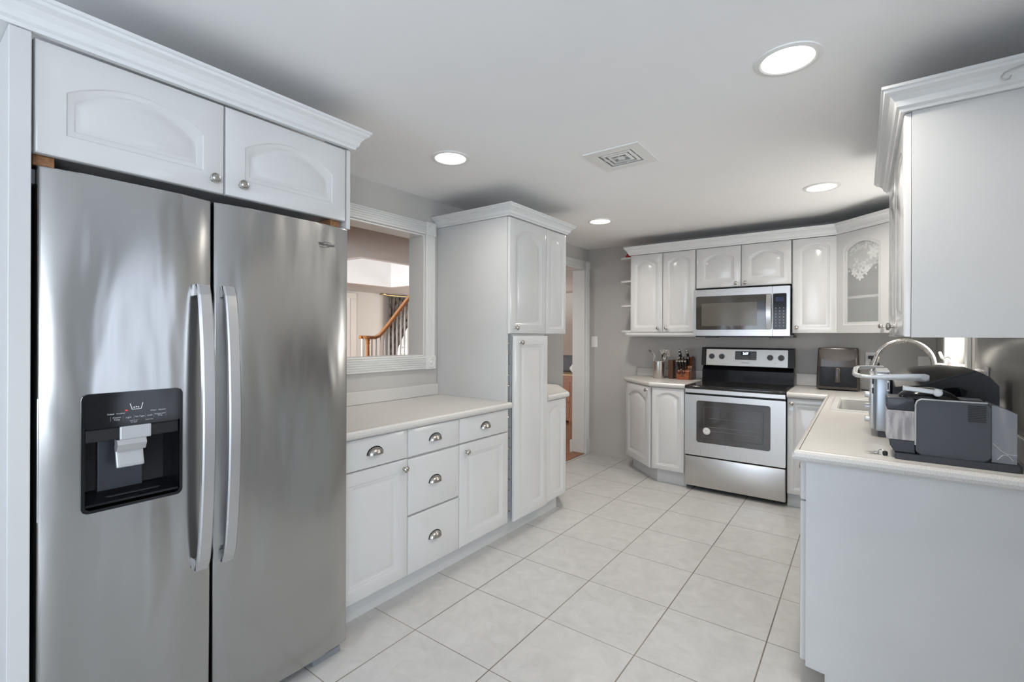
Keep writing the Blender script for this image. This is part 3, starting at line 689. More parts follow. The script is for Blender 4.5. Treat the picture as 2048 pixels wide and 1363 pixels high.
bm = new_bm(); sweep(bm, [(-2.455, 2.418), (-1.812, 2.418), (-1.812, 3.144), (-2.455, 3.144)], CROWN(2.066, 2.135, .058))
solo('crown_molding', bm, M['crown'], 'white crown molding around the top of the tall pantry cabinet', 'molding')
# clipped end cabinet
t = thing('end_cabinet', 'white clipped-corner base cabinet at the far end of the left run', 'cabinet', (-2.14, 3.2, 0))
bm = new_bm(); prism(bm, [(-2.455, 2.863), (-1.8305, 2.863), (-1.8305, 3.128), (-2.135, 3.49), (-2.135, 3.553), (-2.455, 3.553)], .105, .835); part('cabinet_body', bm, M['panel'], t)
door(t, FB, 2.866, 3.140, .105, .832, 'arch')
dv = Vector((-2.135+1.8305, 3.49-3.128)).normalized(); FD = frame((-1.825, 3.137), (dv.x, dv.y), (dv.y, -dv.x))
door(t, FD, .004, .465, .105, .832, 'arch')
t = thing('countertop', 'small speckled countertop with clipped corner beyond the tall cabinet', 'countertop', (-2.14, 3.2, .836))
bm = new_bm(); P = [(-1.805, 2.864), (-1.805, 3.150), (-2.125, 3.535), (-2.125, 3.555)]
prism(bm, [(-2.455, 2.864)] + P + [(-2.455, 3.555)], .836, .876); sweep(bm, P[:3], nosing(.836, .876)); part('worktop', bm, M['lam'], t)

# ================================================================== BACK WALL
FK = frame((0, 4.439), (1, 0), (0, -1))           # wall-cabinet fronts face y = 4.42
FC = frame((0, 4.169), (1, 0), (0, -1))           # base fronts face y = 4.15
LBL = ['white two-door wall cabinet between the open shelves and microwave', 'short white two-door cabinet directly above the microwave', 'narrow white single-door wall cabinet right of the microwave']
def wall_cab(lbl, x0, x1, z0, doors):
    t = thing('wall_cabinet', lbl, 'cabinet', ((x0+x1)/2, 4.6, z0))
    bm = new_bm(); box(bm, x0+.0008, x1-.0008, 4.4405, 4.7685, z0+.001, 2.084); part('cabinet_body', bm, M['panel'], t)
    for a0, a1, kn in doors: door(t, FK, a0, a1, z0, 2.084, 'arch', kn)
    return t
wall_cab(LBL[0], -1.828, -1.208, 1.337, [(-1.826, -1.509, (-1.548, 1.374)), (-1.508, -1.212, (-1.470, 1.374))])
wall_cab(LBL[1], -1.206, -.459, 1.727, [(-1.204, -.834, (-.872, 1.757)), (-.833, -.461, (-.798, 1.757))])
wall_cab(LBL[2], -.457, -.153, 1.327, [(-.453, -.156, (-.422, 1.372))])
bm = new_bm(); sweep(bm, [(-1.835, 4.768), (-1.835, 4.438), (-1.206, 4.438)], [(0, 1.297), (.018, 1.297), (.03, 1.312), (.03, 1.328), (.034, 1.336), (-.02, 1.336), (-.02, 1.297)])
prism(bm, [(-1.81, 4.768), (-1.81, 4.455), (-1.208, 4.455), (-1.208, 4.768)], 1.325, 1.3362)
solo('light_rail', bm, M['gloss'], 'white molded rail under the two-door wall cabinet left of the microwave', 'molding')
t = thing('corner_shelf_unit', 'white open end shelves with rounded fronts, left of the wall cabinets', 'shelf', (-1.9, 4.6, 1.337))
for z in (1.3375, 1.588, 1.830, 2.060):
    bm = new_bm(); pts = [(-1.8305, 4.7685), (-1.958, 4.7685)]
    pts += [(-1.88 - .078*math.cos(a), 4.50 - .05*math.sin(a)) for a in [PI/2*k/8 for k in range(9)]] + [(-1.8305, 4.45)]
    prism(bm, pts, z, z+.018, None, .002); part('shelf', bm, M['gloss'], t)
bm = new_bm(); box(bm, -1.9, -1.8305, 4.755, 4.7685, 1.3375, 2.078)
part('back_strip', bm, M['panel'], t)
bm = new_bm(); box(bm, -1.885, -1.835, 4.455, 4.52, 2.079, 2.118, .012, None, 3); box(bm, -1.892, -1.868, 4.45, 4.49, 2.079, 2.098, .008)
solo('red_ornament', bm, M['red'], 'small dark red item on the top open shelf', 'ornament')
# diagonal corner cabinet with glass door
t = thing('corner_cabinet', 'white diagonal corner wall cabinet with arched glass door', 'cabinet', (.15, 4.5, 1.327))
PC = [(-.151, 4.7685), (-.151, 4.441), (.170, 4.125), (.4485, 4.125), (.4485, 4.7685)]
def ins(P, d):
    c = Vector((.18, 4.52)); return [tuple(Vector(p) + (c-Vector(p)).normalized()*d) for p in P]
for nm, z0, z1 in (('bottom_board', 1.328, 1.346), ('top_board', 2.066, 2.084)):
    bm = new_bm(); prism(bm, PC, z0, z1); part(nm, bm, M['panel'], t)
for z in (1.588, 1.822):
    bm = new_bm(); prism(bm, ins(PC, .03), z, z+.018); part('shelf', bm, M['panel'], t)
bm = new_bm(); box(bm, -.151, -.138, 4.441, 4.7685, 1.346, 2.066); box(bm, -.138, .4485, 4.757, 4.7685, 1.346, 2.066); box(bm, .4365, .4485, 4.125, 4.757, 1.346, 2.066); box(bm, .170, .4365, 4.125, 4.138, 1.346, 2.066)
part('side_panels', bm, M['cabin'], t)
dv = Vector((.321, -.316)).normalized(); FG = frame((-.150, 4.440), (dv.x, dv.y), (dv.y, -dv.x)); LD = .448
gd = None
bm = new_bm(); ga, gb, gc_, gdz, gr = .090, .352, 1.410, 1.945, .052
n = 17
def arched(a, b_, c, d_, rise):
    return [(a, c), (b_, c)] + [(b_+(a-b_)*i/(n-1), d_ + rise*(1-((i/(n-1))*2-1)**2)) for i in range(n)]
out = [(0.003, 1.329), (LD-.003, 1.329)] + [(LD-.003+(.006-LD)*i/(n-1), 2.083) for i in range(n)]
lo_ = [(out, 0), (out, .019), (arched(ga-.022, gb+.022, gc_-.022, gdz+.02, gr), .019), (arched(ga-.016, gb+.016, gc_-.016, gdz+.014, gr), .016), (arched(ga, gb, gc_, gdz, gr), .014), (arched(ga, gb, gc_, gdz, gr), 0)]
rg = [[bm.verts.new(FG @ Vector((a, b_, c))) for a, c in P] for P, b_ in lo_]
for k in range(len(rg)):
    A, B = rg[k], rg[(k+1) % len(rg)]
    for j in range(len(A)): bm.faces.new((A[j], A[(j+1) % len(A)], B[(j+1) % len(A)], B[j]))
gd = part('glass_door', bm, M['gloss'], t); knob(gd, FG, .392, 1.374)
bm = new_bm(); A = [(FG @ Vector((a, .005, c))) for a, c in arched(ga-.004, gb+.004, gc_-.004, gdz, gr)]; B = [(FG @ Vector((a, .008, c))) for a, c in arched(ga-.004, gb+.004, gc_-.004, gdz, gr)]
A = [bm.verts.new(p) for p in A]; B = [bm.verts.new(p) for p in B]; bm.faces.new(A); bm.faces.new(B)
for j in range(len(A)): bm.faces.new((A[j], A[(j+1) % len(A)], B[(j+1) % len(A)], B[j]))
part('glass_pane', bm, M['glass'], gd)
# lace valance inside the glass
lc = thing('lace_valance', 'white flowered lace valance hanging inside the glass corner cabinet door', 'lace', tuple(FG @ Vector((.22, -.004, 1.75))))
bm = new_bm(); K = 30; top = []; bot = []
for i in range(K+1):
    a = ga-.002 + (gb-ga+.004)*i/K; s = i/K
    zt = gdz + gr*(1-(s*2-1)**2); zb = 1.80 + .02*math.cos(s*14) - .050*max(0, math.cos((s-.36)*5.5)) + .09*max(0, s-.62)
    for d_, L_ in ((0, top), (.0008, bot)): L_.append((bm.verts.new(FG @ Vector((a, -.004-d_, zt))), bm.verts.new(FG @ Vector((a, -.004-d_, zb)))))
for L_ in (top, bot):
    for p, q in zip(L_, L_[1:]): bm.faces.new((p[0], q[0], q[1], p[1]))
part('net', bm, M['lacenet'], lc)
bm = new_bm(); rnd = random.Random(5)
def flower(cx, cz, R, pet=5, ph=0):
    for k in range(pet):
        a = 2*PI*k/pet+ph; px_, pz = cx+math.cos(a)*R*.58, cz+math.sin(a)*R*.58
        P = []
        for j in range(10):
            b_ = 2*PI*j/10; ex, ez = math.cos(b_)*R*.50, math.sin(b_)*R*.28
            P.append((px_+ex*math.cos(a)-ez*math.sin(a), pz+ex*math.sin(a)+ez*math.cos(a)))
        if all(ga-.004 < p[0] < gb+.004 for p in P): bm.faces.new([bm.verts.new(FG @ Vector((p[0], -.0025, p[1]))) for p in P])
flower(.296, 1.905, .046, 6); flower(.190, 1.748, .034, 6, .5); flower(.232, 1.775, .030, 5, .2); flower(.145, 1.775, .028, 5, .9); flower(.255, 1.80, .022)
for _ in range(75):
    a = rnd.uniform(ga+.008, gb-.008); s = (a-ga)/(gb-ga)
    zc = rnd.choice([rnd.uniform(1.79, 1.88), gdz + gr*(1-(2*s-1)**2) - rnd.uniform(.006, .05)])
    flower(a, zc, rnd.uniform(.007, .013), 4, rnd.random()*3)
part('flower_pattern', bm, M['lace'], lc)
bm = new_bm(); sweep(bm, [(-1.830, 4.47), (-1.830, 4.420), (-.151, 4.420), (.166, 4.104), (.4485, 4.104)], CROWN(2.0855, 2.165, .05))
solo('crown_molding', bm, M['crown'], 'white crown molding along the far wall cabinets', 'molding')

# microwave
mw = thing('microwave', 'stainless over-the-range microwave under the short cabinet', 'microwave', (-.835, 4.55, 1.30))
bm = new_bm(); box(bm, -1.198, -.470, 4.395, 4.765, 1.312, 1.706, .003); part('microwave_body', bm, M['dgrey'], mw)
bm = new_bm(); box(bm, -1.195, -.445, 4.40, 4.66, 1.292, 1.312, .003); box(bm, -1.12, -1.02, 4.41, 4.47, 1.286, 1.292); box(bm, -.62, -.52, 4.41, 4.47, 1.286, 1.292); part('bottom_vent_plate', bm, M['dgrey'], mw)
FM = frame((0, 4.394), (1, 0), (0, -1))
TM = face_T((0, 4.394, 0), (1, 0, 0), (0, 0, 1))
bm = new_bm(); ringplate(bm, rrect(-1.210, -.587, 1.306, 1.709, .004, 3), rrect(-1.187, -.6265+.034, 1.357, 1.650, .010, 3), TM, 0, .034); md = part('door_frame', bm, M['steel'], mw)
bm = new_bm(); prism(bm, rrect(-1.189, -.590, 1.355, 1.652, .008, 3), 0, .031, TM); part('door_glass', bm, M['mwglass'], md)
bm = new_bm(); prism(bm, rrect(-1.140, -.700, 1.390, 1.588, .006, 3), .031, .0314, TM); part('door_screen', bm, M['mwscreen'], md)
bm = new_bm(); R = []
for i in range(17):
    s = i/16; z = 1.362+.283*s; b_ = .050+.020*math.sin(PI*s)
    R.append([bm.verts.new(FM @ Vector((-.611+a, b_+q, z))) for a, q in ((-.019, 0), (-.017, .004), (.017, .004), (.019, 0), (.019, -.008), (-.019, -.008))])
for A, B in zip(R, R[1:]):
    for j in range(6): bm.faces.new((A[j], A[(j+1) % 6], B[(j+1) % 6], B[j]))
bm.faces.new(R[0][::-1]); bm.faces.new(R[-1])
for z in (1.366, 1.624): box(bm, -.627, -.595, .030, .048, z, z+.018, 0, FM)
part('handle', bm, M['steel'], md)
bm = new_bm(); ringplate(bm, rrect(-.585, -.462, 1.306, 1.709, .004, 3), rrect(-.583, -.486, 1.357, 1.650, .008, 3), TM, 0, .034); cpn = part('control_frame', bm, M['steel'], mw)
bm = new_bm(); prism(bm, rrect(-.584, -.484, 1.355, 1.652, .006, 3), 0, .031, TM); cg = part('control_glass', bm, M['gblack'], cpn)
for j in range(7):
    for i in range(3):
        x = -.565+.027*i; z = 1.385+.024*j; bm = new_bm(); box(bm, x, x+.006, 4.3624, 4.3629, z, z+.004); part('key_mark', bm, M['print'], cg)
bm = new_bm(); box(bm, -.565, -.505, 4.3624, 4.3629, 1.585, 1.622); part('clock_window', bm, M['screen'], cg)
part('brand_lettering', text_bm('Whirlpool', .016, face_T((-.835, 4.3597, 1.683), (1, 0, 0), (0, 0, 1)), .0006), M['print'], md)

# range
rg_ = thing('range', 'freestanding stainless electric range with black glass cooktop', 'stove', (-.837, 4.45, 0))
RX0, RX1 = -1.213, -.463
bm = new_bm(); box(bm, RX0+.003, RX1-.003, 4.175, 4.755, .03, .862, .002)
part('range_body', bm, M['black'], rg_)
for x in (RX0+.05, RX1-.05):
    bm = new_bm(); lathe(bm, [(.018, 0), (.018, .004), (.01, .006), (.01, .032)], Matrix.Translation((x, 4.25, 0)), 12); part('leveling_foot', bm, M['dgrey'], rg_)
bm = new_bm(); box(bm, RX0, RX1, 4.132, 4.172, .038, .290, .006, None, 3); part('drawer', bm, M['steel'], rg_, True)
TR = face_T((0, 4.172, 0), (1, 0, 0), (0, 0, 1))
bm = new_bm(); ringplate(bm, rrect(RX0, RX1, .300, .808, .006, 3), rrect(-1.118, -.565, .412, .762, .018, 3), TR, 0, .042)
for a, b_ in zip(rrect(RX0, RX1, .3, .808, .006, 3), [0]): pass
od = part('oven_door', bm, M['steel'], rg_)
bm = new_bm(); prism(bm, rrect(-1.122, -.561, .408, .766, .02, 4), 0, .039, TR); gl = part('oven_window', bm, M['ovenglass'], od)
bm = new_bm(); ringplate(bm, rrect(-1.060, -.615, .455, .715, .012, 4), rrect(-1.056, -.619, .459, .711, .010, 4), TR, .0390, .0393); part('window_border', bm, M['dgrey'], gl)
bm = new_bm()
for z in (.515, .548, .620): tube(bm, [(-1.02, 4.1325, z), (-.64, 4.1325, z)], .0009, 5)
part('rack_lines', bm, M['mgrey'], gl)
bm = new_bm(); TS = face_T((-1.037, 4.1328, .512), (1, 0, 0), (0, 0, 1)); lathe(bm, [(.029, -.0002), (.029, .0008), (0, .0008)], TS, 28); st = part('round_sticker', bm, M['white'], gl)
bm = new_bm(); ringplate(bm, [(.0235*math.cos(a), .0235*math.sin(a)) for a in [2*PI*k/28 for k in range(28)]], [(.0215*math.cos(a), .0215*math.sin(a)) for a in [2*PI*k/28 for k in range(28)]], TS, .0008, .0011)
for s in (-.006, .004): tube(bm, [TS @ Vector((s-.003, -.009, .001)), TS @ Vector((s-.001, .006, .001)), TS @ Vector((s+.003, .010, .001)), TS @ Vector((s+.005, .004, .001))], .0011, 5)
part('sticker_print', bm, M['printdark'], st)
bm = new_bm(); box(bm, RX0, RX1, 4.128, 4.172, .822, .858, .004); part('front_strip', bm, M['steel'], rg_)
bm = new_bm(); box(bm, RX0-.001, RX1+.001, 4.120, 4.690, .860, .884, .007, None, 3); ct = part('cooktop_frame', bm, M['cook'], rg_, True)
bm = new_bm(); box(bm, RX0+.015, RX1-.015, 4.150, 4.660, .8842, .8872, .001); cg2 = part('cooktop_glass', bm, M['cook'], rg_)
for x, y, r in ((-1.03, 4.29, .105), (-.65, 4.29, .085), (-1.03, 4.54, .075), (-.65, 4.54, .09)):
    bm = new_bm(); ringplate(bm, [(x+r*math.cos(a), y+r*math.sin(a)) for a in [2*PI*k/36 for k in range(36)]], [(x+(r-.003)*math.cos(a), y+(r-.003)*math.sin(a)) for a in [2*PI*k/36 for k in range(36)]], Matrix.Identity(4), .8872, .8874); part('burner_ring', bm, M['burner'], cg2)
bm = new_bm(); prism(bm, [(4.655, .884), (4.760, .884), (4.760, 1.03), (4.700, 1.03), (4.690, 1.018), (4.668, .99)], RX0+.004, RX1-.004, Matrix(((0, 0, 1, 0), (1, 0, 0, 0), (0, 1, 0, 0), (0, 0, 0, 1)))); part('backguard_riser', bm, M['gblack'], rg_)
bm = new_bm(); prism(bm, [(4.640, 1.030), (4.760, 1.030), (4.760, 1.197), (4.672, 1.197), (4.664, 1.190)], RX0-.0, RX1+.0, Matrix(((0, 0, 1, 0), (1, 0, 0, 0), (0, 1, 0, 0), (0, 0, 0, 1)))); bgd = part('backguard', bm, M['black'], rg_)
tl = Vector((0, .024, .160)).normalized(); TB = face_T((0, 4.6405, 1.033), (1, 0, 0), tuple(tl))
TB = Matrix.Translation((0, -.0005, 0)) @ TB
bm = new_bm(); prism(bm, rrect(-1.170, -.507, .002, .150, .004, 3), 0, .003, TB); pn = part('control_panel', bm, M['steel'], bgd)
for x in (-1.122, -1.035, -.641, -.556):
    bm = new_bm(); lathe(bm, [(.029, .003), (.029, .0035), (.028, .0035)], TB @ Matrix.Translation((x, .083, 0)), 24); kp = part('knob_scale', bm, M['silver'], pn)
    bm = new_bm(); lathe(bm, [(.0235, .0035), (.0235, .010), (.0205, .020), (.019, .0215), (0, .0215)], TB @ Matrix.Translation((x, .083, 0)), 24); box(bm, -.0045, .0045, -.020, .020, .020, .028, .001, TB @ Matrix.Translation((x, .083, 0))); part('knob', bm, M['dgrey'], pn)
bm = new_bm(); prism(bm, rrect(-.923, -.748, .058, .136, .007, 4), .003, .0045, TB); dp = part('clock_panel', bm, M['dgrey'], pn)
bm = new_bm(); prism(bm, rrect(-.875, -.800, .098, .130, .002, 2), .0045, .0049, TB); part('clock_display', bm, M['screen'], dp)
part('clock_digits', text_bm('2:57', .026, TB @ Matrix.Translation((-.836, .114, .0052)), .0004, bold=True), M['led'], dp)
bm = new_bm()
for j in range(3):
    for i in range(4): box(bm, -.913+.0105*i, -.907+.0105*i, .072+.02*j, .0735+.02*j, .0045, .0048, 0, TB); box(bm, -.788+.0105*i, -.782+.0105*i, .072+.02*j, .0735+.02*j, .0045, .0048, 0, TB)
for i in range(3): box(bm, -.862+.018*i, -.856+.018*i, .072, .075, .0045, .0048, 0, TB)
part('button_marks', bm, M['print'], dp)
part('brand_lettering', text_bm('Whirlpool', .0155, TB @ Matrix.Translation((-.838, .032, .0033)), .0005), M['printdark'], pn)
bm = new_bm(); box(bm, -.93, -.86, .0475, .0485, .003, .0034, 0, TB); box(bm, -.82, -.75, .0475, .0485, .003, .0034, 0, TB)
for x in (-1.080, -.600): lathe(bm, [(.0025, .003), (.0025, .0045), (0, .0045)], TB @ Matrix.Translation((x, .035, 0)), 10)
part('panel_marks', bm, M['printdark'], pn)

# clipped base cabinet left of the range
t = thing('corner_base_cabinet', 'white base cabinet with angled door, left of the range', 'cabinet', (-1.55, 4.45, 0))
bm = new_bm(); prism(bm, [(-1.890, 4.768), (-1.890, 4.512), (-1.516, 4.1705), (-1.220, 4.1705), (-1.220, 4.768)], .118, .848); part('cabinet_body', bm, M['panel'], t)
bm = new_bm(); prism(bm, [(-1.84, 4.60), (-1.84, 4.545), (-1.475, 4.205), (-1.220, 4.205), (-1.220, 4.60)], 0, .118); part('toe_kick', bm, M['panel'], t)
door(t, FC, -1.509, -1.224, .120, .846, 'arch')
dv = Vector((-1.518+1.892, 4.1685-4.510)); Ld = dv.length; dv.normalize(); FA = frame((-1.893, 4.5085), (dv.x, dv.y), (dv.y, -dv.x))
FA = frame((-1.893, 4.5085), (dv.x, dv.y), (dv.y, -dv.x))
door(t, FA, .012, Ld-.004, .120, .846, 'arch', (Ld-.045, .812))
t = thing('countertop', 'speckled countertop with angled corner, left of the range', 'countertop', (-1.55, 4.45, .849))
bm = new_bm(); P = [(-1.900, 4.768), (-1.900, 4.500), (-1.522, 4.155), (-1.2165, 4.155)]
prism(bm, P + [(-1.2165, 4.768)], .849, .889); sweep(bm, P, nosing(.849, .889)); part('worktop', bm, M['lam'], t)
bm = new_bm(); box(bm, -1.886, -1.2165, 4.746, 4.7685, .8892, .972, .006); part('backsplash', bm, M['lam'], t)

# base cabinet right of the range and the right-hand run
t = thing('base_cabinet', 'white base cabinet with raised door, directly right of the range', 'cabinet', (-.3, 4.4, 0))
bm = new_bm(); box(bm, -.458, -.168, 4.1705, 4.768, .105, .8385); part('cabinet_body', bm, M['panel'], t)
dd = door(t, FC, -.456, -.190, .105, .838, 'flat', (-.428, .795))
bm = new_bm(); lathe(bm, [(.014, .0188), (.014, .0194), (0, .0194)], FC @ Matrix(((1, 0, 0, -.428), (0, 0, 1, 0), (0, 1, 0, .752), (0, 0, 0, 1))), 18); part('bumper_dot', bm, M['silver'], dd)
bm = new_bm(); box(bm, -.458, -.10, 4.205, 4.23, 0, .1045)
part('toe_kick', bm, M['panel'], t)
FR = frame((-.166, 0), (0, 1), (-1, 0))
RL = ['white base cabinet ending in the plain end panel, nearest at right', 'white base cabinet second from the end panel under the right counter', 'white sink base cabinet under the right counter']
for i, (a, b_) in enumerate(((2.078, 2.60), (2.60, 3.16), (3.16, 4.12))):
    t = thing('base_cabinet', RL[i], 'cabinet', (.13, (a+b_)/2, 0))
    bm = new_bm(); box(bm, -.165, .445, a+.0008, b_-.0008, .105, .700 if i == 2 else .838); part('cabinet_body', bm, M['panel'], t)
    if i == 2:
        bm = new_bm(); box(bm, -.165, -.150, a+.0008, b_-.0008, .700, .838); part('front_rail', bm, M['panel'], t)
    if i == 2:
        m_ = (a+b_)/2; drawer(t, FR, a, b_, .690, .836, False); door(t, FR, a, m_, .090, .686, 'flat', (m_-.03, .64)); door(t, FR, m_, b_, .090, .686, 'flat', (m_+.03, .64))
    else:
        drawer(t, FR, a, b_, .690, .836); door(t, FR, a, b_, .090, .686, 'flat', (b_-.04, .64))
    if i == 0:
        bm = new_bm(); prism(bm, [(-.165, .082), (-.105, .075), (-.105, 0), (.446, 0), (.446, .838), (-.165, .838)], 2.060, 2.0775, Matrix(((1, 0, 0, 0), (0, 0, 1, 0), (0, 1, 0, 0), (0, 0, 0, 1)))); part('end_panel', bm, M['panel'], t)
        
bm = new_bm(); box(bm, -.10, -.085, 2.079, 4.20, 0, .1045); solo('toe_kick', bm, M['panel'], 'white toe kick board under the right-hand base cabinets', 'toe kick')
SK = (-.145, .285, 3.27, 3.98)
t = thing('countertop', 'large L-shaped speckled countertop with the sink at right', 'countertop', (.1, 3.4, .840))
bm = new_bm(); z0, z1 = .8405, .881
for (a, b_, c, d_) in ((-.187, .447, 2.050, SK[2]+.02), (-.187, SK[0]+.02, SK[2]+.02, SK[3]-.02), (SK[1]-.02, .447, SK[2]+.02, SK[3]-.02), (-.187, .447, SK[3]-.02, 4.132), (-.456, .447, 4.132, 4.768)): box(bm, a, b_, c, d_, z0, z1)
sweep(bm, [(.447, 2.050), (-.187, 2.050), (-.187, 4.132), (-.456, 4.132)], nosing(z0, z1), side=-1)
bmesh.ops.bevel(bm, geom=[e_ for e_ in bm.edges if abs(e_.verts[0].co.x+.207) < .004 and abs(e_.verts[1].co.x+.207) < .004 and abs(e_.verts[0].co.y-e_.verts[1].co.y) < .003 and e_.verts[0].co.y < 2.1], offset=.006, segments=2, affect='EDGES')
part('worktop', bm, M['lam'], t)
bm = new_bm(); box(bm, -.456, .425, 4.746, 4.7685, .8812, .985, .006); part('backsplash', bm, M['lam'], t)
bm = new_bm(); box(bm, .427, .4485, 2.052, 4.768, .8812, .965, .006); part('backsplash', bm, M['lam'], t)
t = thing('sink', 'white enamel drop-in sink in the right counter', 'sink', (.07, 3.62, .70))
bm = new_bm(); ringplate(bm, rrect(SK[0], SK[1], SK[2], SK[3], .03), rrect(SK[0]+.03, SK[1]-.03, SK[2]+.03, SK[3]-.03, .035), Matrix.Identity(4), .8813, .887); part('rim', bm, M['sink'], t, True)
bm = new_bm(); rr_ = [(0.026, .886), (.036, .875), (.045, .73), (.06, .712), (.10, .708)]
rgs = [[bm.verts.new((x, y, z)) for x, y in rrect(SK[0]+d_, SK[1]-d_, SK[2]+d_, SK[3]-d_, .035)] for d_, z in rr_]
for A, B in zip(rgs, rgs[1:]):
    for j in range(len(A)): bm.faces.new((A[j], A[(j+1) % len(A)], B[(j+1) % len(A)], B[j]))
bm.faces.new(rgs[-1]); bmesh.ops.solidify(bm, geom=bm.faces[:], thickness=-.003); part('basin', bm, M['sink'], t, True)
bm = new_bm(); lathe(bm, [(.04, 0), (.04, .003), (.03, .001), (0, .001)], Matrix.Translation((.07, 3.62, .709)), 20); part('drain', bm, M['chrome'], t)
# faucet
fa = thing('faucet', 'brushed nickel gooseneck pull-down faucet behind the sink', 'faucet', (.330, 3.62, .881))
bm = new_bm(); lathe(bm, [(.030, .0), (.030, .006), (.024, .012), (.021, .06), (.019, .11), (.014, .12), (.0, .12)], Matrix.Translation((.335, 3.62, .8815)), 24); part('base', bm, M['steel2'], fa, True)
bm = new_bm(); pts = [(.335, 3.62, 1.0), (.335, 3.62, 1.06), (.333, 3.62, 1.12)]; cx, cz, rx, rz = .200, 1.140, .133, .138
pts += [(cx+rx*math.cos(a), 3.62, cz+rz*math.sin(a)) for a in [PI*k/22*.93 for k in range(23)]]
rad = [.0135]*len(pts); tube(bm, pts, rad, 16); part('spout', bm, M['steel2'], fa, True)
pe = Vector(pts[-1]); dr_ = (Vector(pts[-1])-Vector(pts[-2])).normalized(); bm = new_bm()
tube(bm, [pe-dr_*.012, pe, pe+dr_*.02, pe+dr_*.075, pe+dr_*.088], [.0145, .016, .0175, .0235, .021], 18); part('spray_head', bm, M['steel2'], fa, True)
bm = new_bm(); q = pe+dr_*.045+Vector((.021, -.004, 0)); tube(bm, [q-dr_*.018, q+Vector((.004, 0, 0)), q+dr_*.018], [.003, .0045, .003], 8); part('spray_button', bm, M['black'], fa)
bm = new_bm(); tube(bm, [(.335, 3.60, .945), (.335, 3.575, .952), (.335, 3.53, .985)], [.010, .008, .006], 10); part('lever', bm, M['steel2'], fa, True)
# right wall cabinets
FU = frame((.131, 0), (0, 1), (-1, 0))
for i, (a, b_, lb) in enumerate(((2.0775, 2.600, 'large white wall cabinet with plain side panel, at the right edge'), (2.600, 3.150, 'white wall cabinet behind the one at the right edge, near the window'))):
    t = thing('wall_cabinet', lb, 'cabinet', (.29, (a+b_)/2, 1.30))
    bm = new_bm(); box(bm, .1325, .4485, a+.0008, b_-.0008, 1.302, 2.052); part('cabinet_body', bm, M['panel'], t)
    door(t, FU, a-.014 if i == 0 else a, b_, 1.300, 2.050, 'arch', ((b_-.035) if i == 0 else (a+.035), 1.345))
    if i == 0: bm = new_bm(); box(bm, .1325, .4485, 2.060, 2.0775, 1.299, 2.052, .001); part('end_panel', bm, M['panel'], t)
bm = new_bm(); sweep(bm, [(.4485, 2.058), (.112, 2.058), (.112, 3.165), (.4485, 3.165)], CROWN(2.0525, 2.130, .062), side=-1)
solo('crown_molding', bm, M['crown'], 'white crown molding over the wall cabinet at the right edge', 'molding')
bm = new_bm(); zz = 2.09
tube(bm, [(.420, 2.000, 2.105), (.385, 1.998, 2.098), (.350, 1.998, 2.090), (.338, 1.998, 2.086), (.330, 1.998, 2.074), (.338, 1.998, 2.064), (.348, 1.998, 2.066), (.352, 1.998, 2.074)], [.003, .003, .0028, .0028, .0028, .0028, .0028, .0022], 10)
box(bm, .415, .425, 1.995, 2.025, 2.095, 2.115, .002)
solo('wall_hook', bm, M['hook'], 'curved grey hook on the crown molding in the top right corner', 'hook', smooth=True)
bm = new_bm(); box(bm, .4435, .4495, 2.06, 3.20, .966, 1.2985); solo('splash_panel', bm, M['splash'], 'glossy grey wall panel under the right wall cabinets', 'wall panel')

# ================================================================== SMALL THINGS
# air fryer
af = thing('air_fryer', 'dark bronze basket air fryer on the far counter', 'air fryer', (-.15, 4.59, .881))
bm = new_bm(); R = []
for z, s in ((.890, .93), (.893, .985), (.90, 1.0), (1.00, .985), (1.12, .955), (1.195, .93), (1.208, .915), (1.213, .88)):
    R.append([bm.verts.new((-.150+(x)*s, 4.590+y*s, z)) for x, y in rrect(-.142, .142, -.128, .128, .03, 5)])
for A, B in zip(R, R[1:]):
    for j in range(len(A)): bm.faces.new((A[j], A[(j+1) % len(A)], B[(j+1) % len(A)], B[j]))
bm.faces.new(R[0][::-1]); bm.faces.new(R[-1]); part('housing', bm, M['fryer'], af, True)
bm = new_bm(); R = []
for z, y_ in ((.912, 4.4590), (.925, 4.4555), (1.06, 4.4565), (1.066, 4.461)):
    k = .138 if z > 1 else .14
    R.append([bm.verts.new((-.150+k*u, y_ + .012*abs(u)**6, z)) for u in [-.86+1.72*i/12 for i in range(13)]])
for A, B in zip(R, R[1:]):
    for j in range(12): bm.faces.new((A[j], A[j+1], B[j+1], B[j]))
bmesh.ops.solidify(bm, geom=bm.faces[:], thickness=.004); part('basket_front', bm, M['coffee2'], af, True)
bm = new_bm(); box(bm, -.169, -.131, 4.425, 4.458, .945, 1.062, .010, None, 3); part('handle', bm, M['fryer'], af, True)
bm = new_bm(); K = 16; top = []; bo = []
for i in range(K+1):
    u = -1+2*i/K; x = -.150+.124*u; zt = 1.198; zb = 1.145 - .035*math.sqrt(max(0, 1-u*u))
    top.append(bm.verts.new((x, 4.4705, zt))); bo.append(bm.verts.new((x, 4.4655, zb)))
for i in range(K): bm.faces.new((top[i], top[i+1], bo[i+1], bo[i]))
bmesh.ops.solidify(bm, geom=bm.faces[:], thickness=.002); part('glossy_display_band', bm, mat('bronze_gloss', (.13, .10, .08), .16, 0.6), af)
for x in (-.24, -.06):
    bm = new_bm(); box(bm, x-.012, x+.012, 4.50, 4.68, .8815, .8905); part('foot', bm, M['black'], af)
